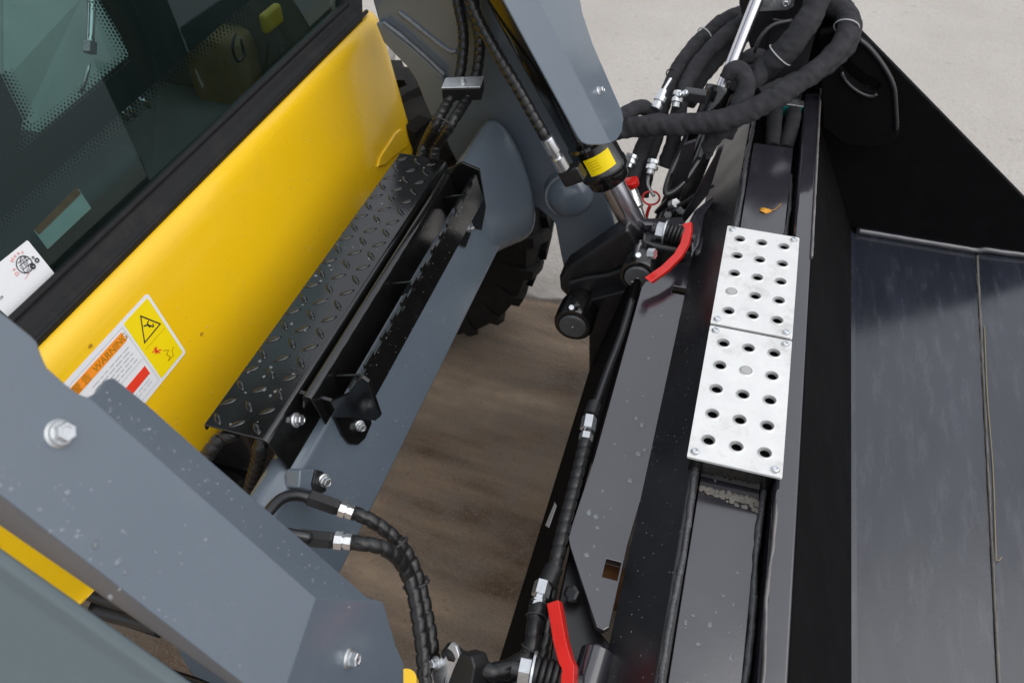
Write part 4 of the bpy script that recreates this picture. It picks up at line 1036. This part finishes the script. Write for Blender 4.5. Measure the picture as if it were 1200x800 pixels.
# yellow label wrapped on the gland
lab = []
vd = (EYE - G); vd = (vd - CD * vd.dot(CD)).normalized(); sdv = CD.cross(vd)
if sdv.y < 0: sdv = -sdv
c0 = G - CD * .052
for i in range(9):
    a = R(-34 + 68 * i / 8 - 2)
    for s_ in (-.018, .020): lab.append(c0 + CD * s_ + (vd * math.cos(a) + sdv * math.sin(a)) * .0487)
lb = obj('yellow_sticker', lab, [[2 * i, 2 * i + 1, 2 * i + 3, 2 * i + 2] for i in range(8)], 'yellow_label', tcyl, smooth=True)
for k in range(4):
    s_ = -.010 + k * .006
    stroke('print_line', [c0 + CD * s_ + (vd * math.cos(a) + sdv * math.sin(a)) * .0492 for a in (R(-26), R(-15), R(-4))], .0010, 'brown_ink', lb, vd)

# ================================================================== CLAM CYLINDER on the bucket
cc_ = thing('clam_cylinder', (-.06, 1.6, .5), 'black bucket cylinder with bright chrome rod rising to the tower', 'cylinder')
A_ = W(884, 8, y=1.78); B_ = W(846, 104, y=1.68); C_ = A_ + (B_ - A_) * 2.4
ax = (C_ - A_).normalized()
lathe('rod', [(-.02, .0135), ((B_ - A_).length + .03, .0135)], A_, ax, 'chrome', cc_, seg=28)
lathe('barrel', [(0, .018), (.001, .034), (.012, .035), (.016, .033), (.42, .033)], B_, ax, 'black_gloss', cc_, seg=36)
pbx = W(815, 112, y=1.60)
box('port_block', pbx, (.045, .025, .022), 'black_steel', cc_, bevel=.003)
for dy in (0, .0): pass
bolt(W(797, 112, y=1.59), V((-.5, -.5, .7)), cc_, 1.0, washer=False, name='port_nut'); bolt(W(804, 110, y=1.59), V((-.5, -.5, .7)), cc_, 1.0, washer=False, name='port_nut')
bar = tube('guide_bar', [W(820, 186, y=1.56), W(800, 215, y=1.5), W(781, 228, y=1.46), W(783, 210, y=1.5), W(800, 170, y=1.58), W(812, 140, y=1.62)], .006, 'black_steel', cc_)
prism('cylinder_bracket', [W(*p, y=1.50) for p in ((800, 170), (816, 165), (806, 210), (792, 245), (778, 255), (766, 250), (780, 235))], .012, 'black_steel', cc_, n=(0, -1, 0), bevel=.002)
prism('cylinder_bracket', [W(*p, y=1.44) for p in ((842, 176), (848, 172), (830, 228), (802, 262), (795, 262), (815, 226))], .012, 'black_steel', cc_, n=(0, -1, 0), bevel=.002)
for (x, y, s_) in ((787, 240, 1.0), (783, 250, .8), (802, 250, .9), (795, 245, .7)):
    lathe('pipe_nut', [(0, .010 * s_), (.018 * s_, .010 * s_)], W(x, y, y=1.47), (random.uniform(-1, 1), -.5, random.uniform(0, 1)), 'zinc_dull', cc_, seg=6, smooth=False)
tube('pipe', [W(782, 246, y=1.46), W(800, 238, y=1.46), W(818, 226, y=1.46), W(835, 218, y=1.5)], .004, 'black_steel', cc_)

# ================================================================== HOSES
def hose(name, pts, r, label, m='hose_black', group=None, spiral=.016, **kw):
    o = tube(name, pts, r, m, None, spiral=spiral, loc=pts[len(pts) // 2], **kw)
    return tag(o, label, 'hose', group)
def tie(p, t, r, par, m='cable_tie', w=.003):
    M_ = frame(t); k_ = .35                     # strap loop with a small squeeze
    o = tube('cable_tie', [V(p) + M_ @ V(((r + .001) * math.cos(a * math.pi / 10), (r + .001) * math.sin(a * math.pi / 10), 0)) for a in range(21)], w * .5, m, par, seg=8); return o
# pair through the clamp at the far arm, under the cover, out at the near end
ZH = .838
hA = [W(531, -25, y=1.50), W(537, 5, y=1.49), W(543, 38, y=1.47), W(542, 68, y=1.45), W(537, 95, d=1.622), W(526, 118, d=1.612), W(510, 146, d=1.60), W(497, 172, z=.848), V((-.575, 1.24, ZH)), V((-.575, .9, ZH)), V((-.58, .62, ZH)), W(258, 514, z=.833), W(238, 540, z=.80), W(222, 560, z=.76)]
hoA = hose('hydraulic_hose', hA, .0105, 'spiral wrapped hose nearest the yellow cowl running under the chequer cover', group='hoses under the cover')
hB = [W(556, -25, y=1.46), W(556, 10, y=1.47), W(562, 45, y=1.46), W(561, 72, y=1.45), W(556, 95, d=1.622), W(546, 118, d=1.61), W(527, 148, d=1.585), W(511, 174, z=.853), V((-.545, 1.24, ZH)), V((-.543, .9, ZH)), V((-.543, .66, ZH)), W(308, 516, z=.832), W(303, 538, z=.79), W(293, 572, z=.71), W(286, 604, z=.63), W(280, 640, z=.55)]
hoB = hose('hydraulic_hose', hB, .0105, 'spiral wrapped hose dropping from the cover end nearest the cross tube', group='hoses under the cover')
tie(W(519, 148, d=1.585), (W(505, 165, d=1.58) - W(520, 140, d=1.6)), .021, hoA)
# hose alongside the tilt cylinder
hC = [W(541, -30, y=1.40), W(551, 0, y=1.385), W(563, 28, y=1.37), W(583, 64, y=1.345), W(606, 102, y=1.32), W(634, 152, y=1.30), W(641, 164, y=1.30)]
hoC = hose('hydraulic_hose', hC, .0105, 'spiral wrapped hose with silver end beside the tilt cylinder')
q0, q1 = W(640, 161, y=1.30), W(661, 199, y=1.31); dq = (q1 - q0).normalized(); Lq = (q1 - q0).length
lathe('ferrule', [(0, .0125), (.004, .0135), (Lq * .42, .0135), (Lq * .46, .0095), (Lq * .6, .0095), (Lq * .6, .0135), (Lq * .95, .0135), (Lq, .010)], q0, dq, 'zinc', hoC, seg=14)
# two pipe-and-hose runs over the cross tube at the near end
def run(pipe, f0_, f1_, hosep, lab, r=.0098, rp=.0078):
    o = hose('hydraulic_hose', hosep, r, lab, group='hoses dropping from the near arm', spiral=.019)
    tube('steel_pipe', pipe, rp, 'black_steel', o, seg=14, step=.006)
    d = (f1_ - f0_).normalized(); L = (f1_ - f0_).length
    lathe('pipe_nut', [(-.045, .010), (-.042, .0125), (-.004, .0125), (0, .0105)], f0_, d, 'plastic_black', o, seg=6, smooth=False)
    lathe('fitting', [(0, .0085), (.002, .0125), (L * .5, .0125), (L * .52, .009), (L * .62, .009), (L * .64, .0112), (L, .0112)], f0_, d, 'zinc', o, seg=8, smooth=False)
    return o
D1 = 1.12
run([W(295, 628, d=1.04), W(311, 604, d=1.06), W(330, 584, d=1.09), W(350, 580, d=1.11), W(368, 586, d=D1), W(384, 592, d=D1)], W(397, 595, d=D1), W(414, 601, d=D1),
    [W(412, 600, d=D1), W(428, 606, d=D1), W(448, 618, d=1.13), W(466, 634, d=1.14), W(481, 656, d=1.15), W(491, 682, d=1.15), W(499, 716, d=1.14), W(506, 757, d=1.12), W(511, 830, d=1.1)], 'upper of two black hoses curving down over the muddy ground')
hoE = run([W(318, 622, d=1.02), W(342, 626, d=1.04), W(364, 630, d=1.05)], W(391, 633, d=1.06), W(412, 635, d=1.06),
    [W(410, 635, d=1.06), W(428, 637, d=1.06), W(447, 641, d=1.07), W(464, 652, d=1.09), W(476, 670, d=1.11), W(485, 696, d=1.11), W(491, 730, d=1.10), W(496, 770, d=1.09), W(499, 830, d=1.07)], 'lower of two black hoses curving down over the muddy ground')
for (x, y, d, tx_, ty_) in ((463, 640, 1.115, 10, 14), (488, 684, 1.13, 5, 20)):
    t_ = W(x + tx_, y + ty_, d=d) - W(x, y, d=d); tie(W(x, y, d=d), t_, .0195 if y < 660 else .0175, hoE)
    lathe('tie_head', [(0, .003), (.006, .003)], W(x + 11, y - 10, d=d), t_, 'cable_tie', hoE, seg=4, smooth=False)
# hoses of the coupler
hK = [W(690, 502, z=.712), W(686, 516, z=.71), W(675, 562, z=.708), W(662, 612, z=.704), W(652, 655, z=.702), W(647, 670, z=.70)]
hoK = hose('hydraulic_hose', hK, .0100, 'straight black hose with silver nuts lying along the black coupler', spiral=.02)
def union(a, b, par, m='zinc', r=.0125):
    d = (b - a).normalized(); L = (b - a).length
    lathe('fitting', [(0, r * .8), (.001, r), (L * .55, r), (L * .58, r * .68), (L * .72, r * .68), (L * .74, r * .9), (L, r * .9)], a, d, m, par, seg=6, smooth=False)
union(W(691, 489, z=.715), W(686, 516, z=.712), hoK)
lathe('collar', [(0, .009), (.002, .0115), (.026, .0115), (.028, .009)], W(697, 472, z=.715), W(691, 489, z=.715) - W(697, 472, z=.715), 'plastic_black', hoK, seg=12)
tube('steel_pipe', [W(740, 352, z=.715), W(728, 392, z=.715), W(712, 434, z=.715), W(700, 468, z=.715), W(696, 478, z=.715)], .0065, 'black_steel', hoK, seg=12)
lathe('collar', [(0, .010), (.002, .0135), (.03, .0135), (.032, .010)], W(650, 664, z=.70), W(638, 690, z=.70) - W(650, 664, z=.70), 'plastic_black', hoK, seg=12)
union(W(637, 682, z=.702), W(629, 712, z=.702), hoK)
hL = [W(630, 706, z=.702), W(627, 730, z=.702), W(624, 752, z=.70), W(618, 768, z=.695), W(600, 780, z=.69), W(578, 786, z=.69), W(556, 780, z=.69), W(536, 768, z=.69), W(524, 762, z=.685)]
hoL = hose('hydraulic_hose', hL, .0115, 'thick black hose bending from the coupler to the silver bracket plate', spiral=.024)
tie(W(628, 722, z=.702), W(624, 752, z=.70) - W(628, 722, z=.702), .0118, hoL); tie(W(622, 760, z=.70), W(615, 772, z=.69) - W(623, 755, z=.70), .0118, hoL); tie(W(552, 778, z=.69), W(536, 768, z=.69) - W(556, 780, z=.69), .0118, hoL)
hM = [W(652, 655, z=.68), W(645, 690, z=.675), W(640, 730, z=.67), W(634, 765, z=.665), W(618, 792, z=.665), W(590, 806, z=.665), W(545, 800, z=.665), W(524, 792, z=.665)]
hose('hydraulic_hose', hM, .0105, 'black hose half hidden below the one that bends to the silver plate', spiral=.022)
# silver bracket plate at the lower edge, with its block
bp_ = thing('hose_bracket', W(520, 790, z=.66), 'zinc bracket plate holding hoses at the bottom edge', 'bracket')
bpn = (V((-.5, -.62, .6))).normalized(); BPL = (W(520, 780, z=.68), bpn)
prism('plate', [W(*p, pl=BPL) for p in ((502, 800), (506, 786), (520, 764), (529, 752), (534, 756), (540, 776), (530, 820), (502, 830))], .006, 'zinc', bp_, n=bpn, bevel=.001)
prism('block', [W(*p, pl=(BPL[0] - bpn * -.002, bpn)) for p in ((520, 812), (530, 784), (539, 764), (552, 768), (556, 782), (548, 830), (520, 840))], .03, 'plastic_black', bp_, n=bpn, bevel=.003)
bolt(W(511, 776, pl=(BPL[0] + bpn * .001, bpn)), bpn, bp_, .9)
lathe('yellow_cap', [(0, .016), (.02, .014)], W(477, 803, z=.70), (0, 0, 1), 'yellow_paint', bp_, seg=14)
# fabric sleeved hoses over the bucket rim
def sleeve(pts, r, lab, **kw):
    o = tube('sleeved_hose', pts, r, 'fabric_sleeve', None, loc=pts[len(pts) // 2], seg=26, step=.004, wfreq=85, wrinkle=kw.pop('wr', .0036), **kw); return tag(o, lab, 'hose', 'fabric sleeved hoses at the far end')
s1 = sleeve([W(700, 157, d=1.76), W(724, 152, d=1.745), W(760, 147, d=1.730), W(800, 146, d=1.710), W(850, 140, d=1.690), W(895, 122, d=1.680), W(935, 98, d=1.680), W(968, 72, d=1.690), W(990, 45, d=1.710), W(994, 22, d=1.750), W(978, 8, d=1.790), W(955, -8, d=1.830), W(930, -20, d=1.850)], .0220, 'long fabric sleeved hose bundle crossing in front of the bucket rim to the grey guard')
s1b = sleeve([W(890, 112, d=1.710), W(930, 96, d=1.710), W(965, 80, d=1.720), W(992, 56, d=1.740), W(1000, 30, d=1.770), W(988, 8, d=1.810), W(965, -10, d=1.850)], .0175, 'second sleeve tied behind the long crossing bundle')
tie(W(992, 32, d=1.720), W(995, 20, d=1.730) - W(988, 46, d=1.720), .0245, s1, 'tie_white')
s2 = sleeve([W(878, 96, d=1.770), W(898, 80, d=1.730), W(918, 62, d=1.700), W(938, 38, d=1.680), W(955, 8, d=1.680), W(962, -30, d=1.690)], .0262, 'thick fabric sleeve rising past the black tower')
tie(W(914, 65, d=1.705), W(930, 48, d=1.690) - W(900, 78, d=1.730), .0285, s2, 'tie_white')
sleeve([W(800, 180, d=1.84), W(826, 150, d=1.80), W(848, 122, d=1.78), W(870, 96, d=1.76), W(892, 78, d=1.74), W(912, 64, d=1.72)], .0185, 'sleeved hose coming out from under the thick sleeve downward', wr=.0028)
sleeve([W(852, 92, d=1.70), W(858, 82, d=1.69), W(868, 84, d=1.69), W(874, 100, d=1.69), W(866, 124, d=1.70), W(845, 150, d=1.72), W(826, 176, d=1.76), W(806, 214, d=1.82), W(792, 248, d=1.86)], .0185, 'looped sleeve bulging beside the chrome rod of the bucket cylinder')
sleeve([W(868, 78, d=1.76), W(880, 66, d=1.74), W(894, 70, d=1.73), W(888, 92, d=1.72), W(870, 120, d=1.74), W(850, 160, d=1.78)], .016, 'short looped sleeve behind the bulging one')
s3 = sleeve([W(900, 0, d=1.95), W(872, 14, d=1.92), W(848, 24, d=1.90), W(820, 48, d=1.88), W(800, 72, d=1.86), W(786, 100, d=1.84), W(776, 130, d=1.82), W(770, 160, d=1.82), W(760, 190, d=1.83), W(752, 230, d=1.86)], .0165, 'outermost sleeved hose against the pale concrete', wr=.0022)
s4 = sleeve([W(890, 14, d=1.90), W(862, 32, d=1.86), W(840, 50, d=1.84), W(818, 76, d=1.82), W(803, 104, d=1.80), W(794, 136, d=1.80), W(788, 170, d=1.80), W(778, 196, d=1.81)], .017, 'inner sleeved hose next to the outermost one', wr=.0022)
s5 = sleeve([W(880, 36, d=1.94), W(856, 54, d=1.92), W(838, 72, d=1.90), W(820, 94, d=1.88), W(806, 122, d=1.88)], .018, 'sleeved hose in shadow behind the inner one', wr=.002)
tie(W(826, 42, d=1.87), W(836, 34, d=1.88) - W(816, 52, d=1.87), .0195, s3, 'tie_white')
tie(W(790, 88, d=1.85), W(796, 78, d=1.86) - W(786, 100, d=1.84), .0175, s3)
s6 = sleeve([W(700, 150, d=1.72), W(730, 135, d=1.74), W(752, 126, d=1.78), W(766, 138, d=1.80), W(758, 160, d=1.80), W(748, 185, d=1.80), W(741, 210, d=1.80)], .016, 'sleeved hose looping down just past the tip of the grey guard', wr=.002)
for (a, b, par, rr) in (((768, 128), (778, 106), s3, .013), ((796, 108), (792, 126), s4, .013), ((741, 182), (736, 196), s6, .014), ((766, 188), (762, 204), s3, .014)):
    pa, pb_ = W(*a, d=1.775), W(*b, d=1.775); dd = (pb_ - pa).normalized(); L = (pb_ - pa).length
    lathe('fitting', [(0, rr), (L * .25, rr), (L * .27, rr * .7), (L * .4, rr * .7), (L * .42, rr), (L * .68, rr), (L * .7, rr * .62), (L, rr * .62)], pa, dd, 'zinc', par, seg=10, smooth=False)
lathe('fitting_tip', [(0, .004), (.03, .004)], W(778, 106, d=1.775), W(783, 98, d=1.775) - W(778, 106, d=1.775), 'zinc', s3, seg=8)
# thin breather hose
tag(tube('thin_hose', [W(884, 62, d=1.66), W(890, 46, d=1.64), W(905, 30, d=1.63), W(928, 24, d=1.63)], .0035, 'hose_black', None, loc=W(890, 46, d=1.64)), 'thin black hose arching up the black tower', 'hose')
# red capped coupling and red ring tag
rcp = thing('dust_cap', W(740, 235, d=1.85), 'silver hose coupling with a red cap behind the chrome rod', 'coupling')
lathe('coupling_body', [(0, .013), (.03, .016), (.05, .016), (.055, .012), (.08, .012)], W(738, 218, d=1.80), W(747, 245, d=1.80) - W(738, 218, d=1.80), 'zinc', rcp, seg=16)
lathe('red_cap', [(0, .016), (.012, .016), (.014, .010)], W(741, 216, d=1.79), (-.3, -.2, 1), 'red_paint', rcp, seg=16)
rg = W(763, 232, d=1.82); vd2 = (EYE - rg).normalized(); M = frame(vd2 + V((.1, 0, .2)))
ring_ = tube('ring_tag', [rg + M @ V((.019 * math.cos(a * math.pi / 8), .015 * math.sin(a * math.pi / 8), 0)) for a in range(17)], .0024, 'red_paint', None, seg=8, loc=rg)
tag(ring_, 'red plastic ring on a strap hanging among the sleeved hoses', 'ring tag')
tube('strap', [rg + M @ V((0, -.014, 0)), W(759, 248, d=1.83), W(757, 258, d=1.84)], .004, 'red_paint', ring_, seg=8)
tube('ring_clip', [W(760, 206, d=1.81), W(759, 216, d=1.815), W(764, 226, d=1.82), W(767, 230, d=1.82)], .004, 'zinc_dull', ring_, seg=8)
# fallen leaf on the channel cover, straw on the bucket floor
lc = W(896, 247, z=.7895)
lv_ = [lc + V((.011 * math.cos(a) * (1 + .25 * math.cos(3 * a)), .009 * math.sin(a) * (1 + .2 * math.sin(4 * a)), .0012 + .0012 * math.sin(2 * a))) for a in [R(t) for t in range(0, 360, 24)]]
leaf = obj('fallen_leaf', [lc + V((0, 0, .003))] + lv_, [[0, i + 1, (i + 1) % 15 + 1] for i in range(15)], 'leaf', None, loc=lc, smooth=True, solid=.0006)
tag(leaf, 'small orange leaf lying on the grey channel cover', 'leaf')
tube('leaf_stalk', [lc + V((.008, 0, .002)), lc + V((.02, .008, .002)), W(916, 238, z=.792)], .0006, 'leaf', leaf, seg=6)
sw = [V((seam(y) + o_, y, .4375)) for (y, o_) in ((1.62, .006), (1.40, .004), (1.20, .007), (1.04, .005))] + [W(1168, 656, z=.439), W(1174, 652, z=.440)]
tag(tube('straw', sw, .0008, 'straw', None, seg=6, loc=sw[2]), 'thin dry straw lying along the seam of the bucket floor', 'straw')
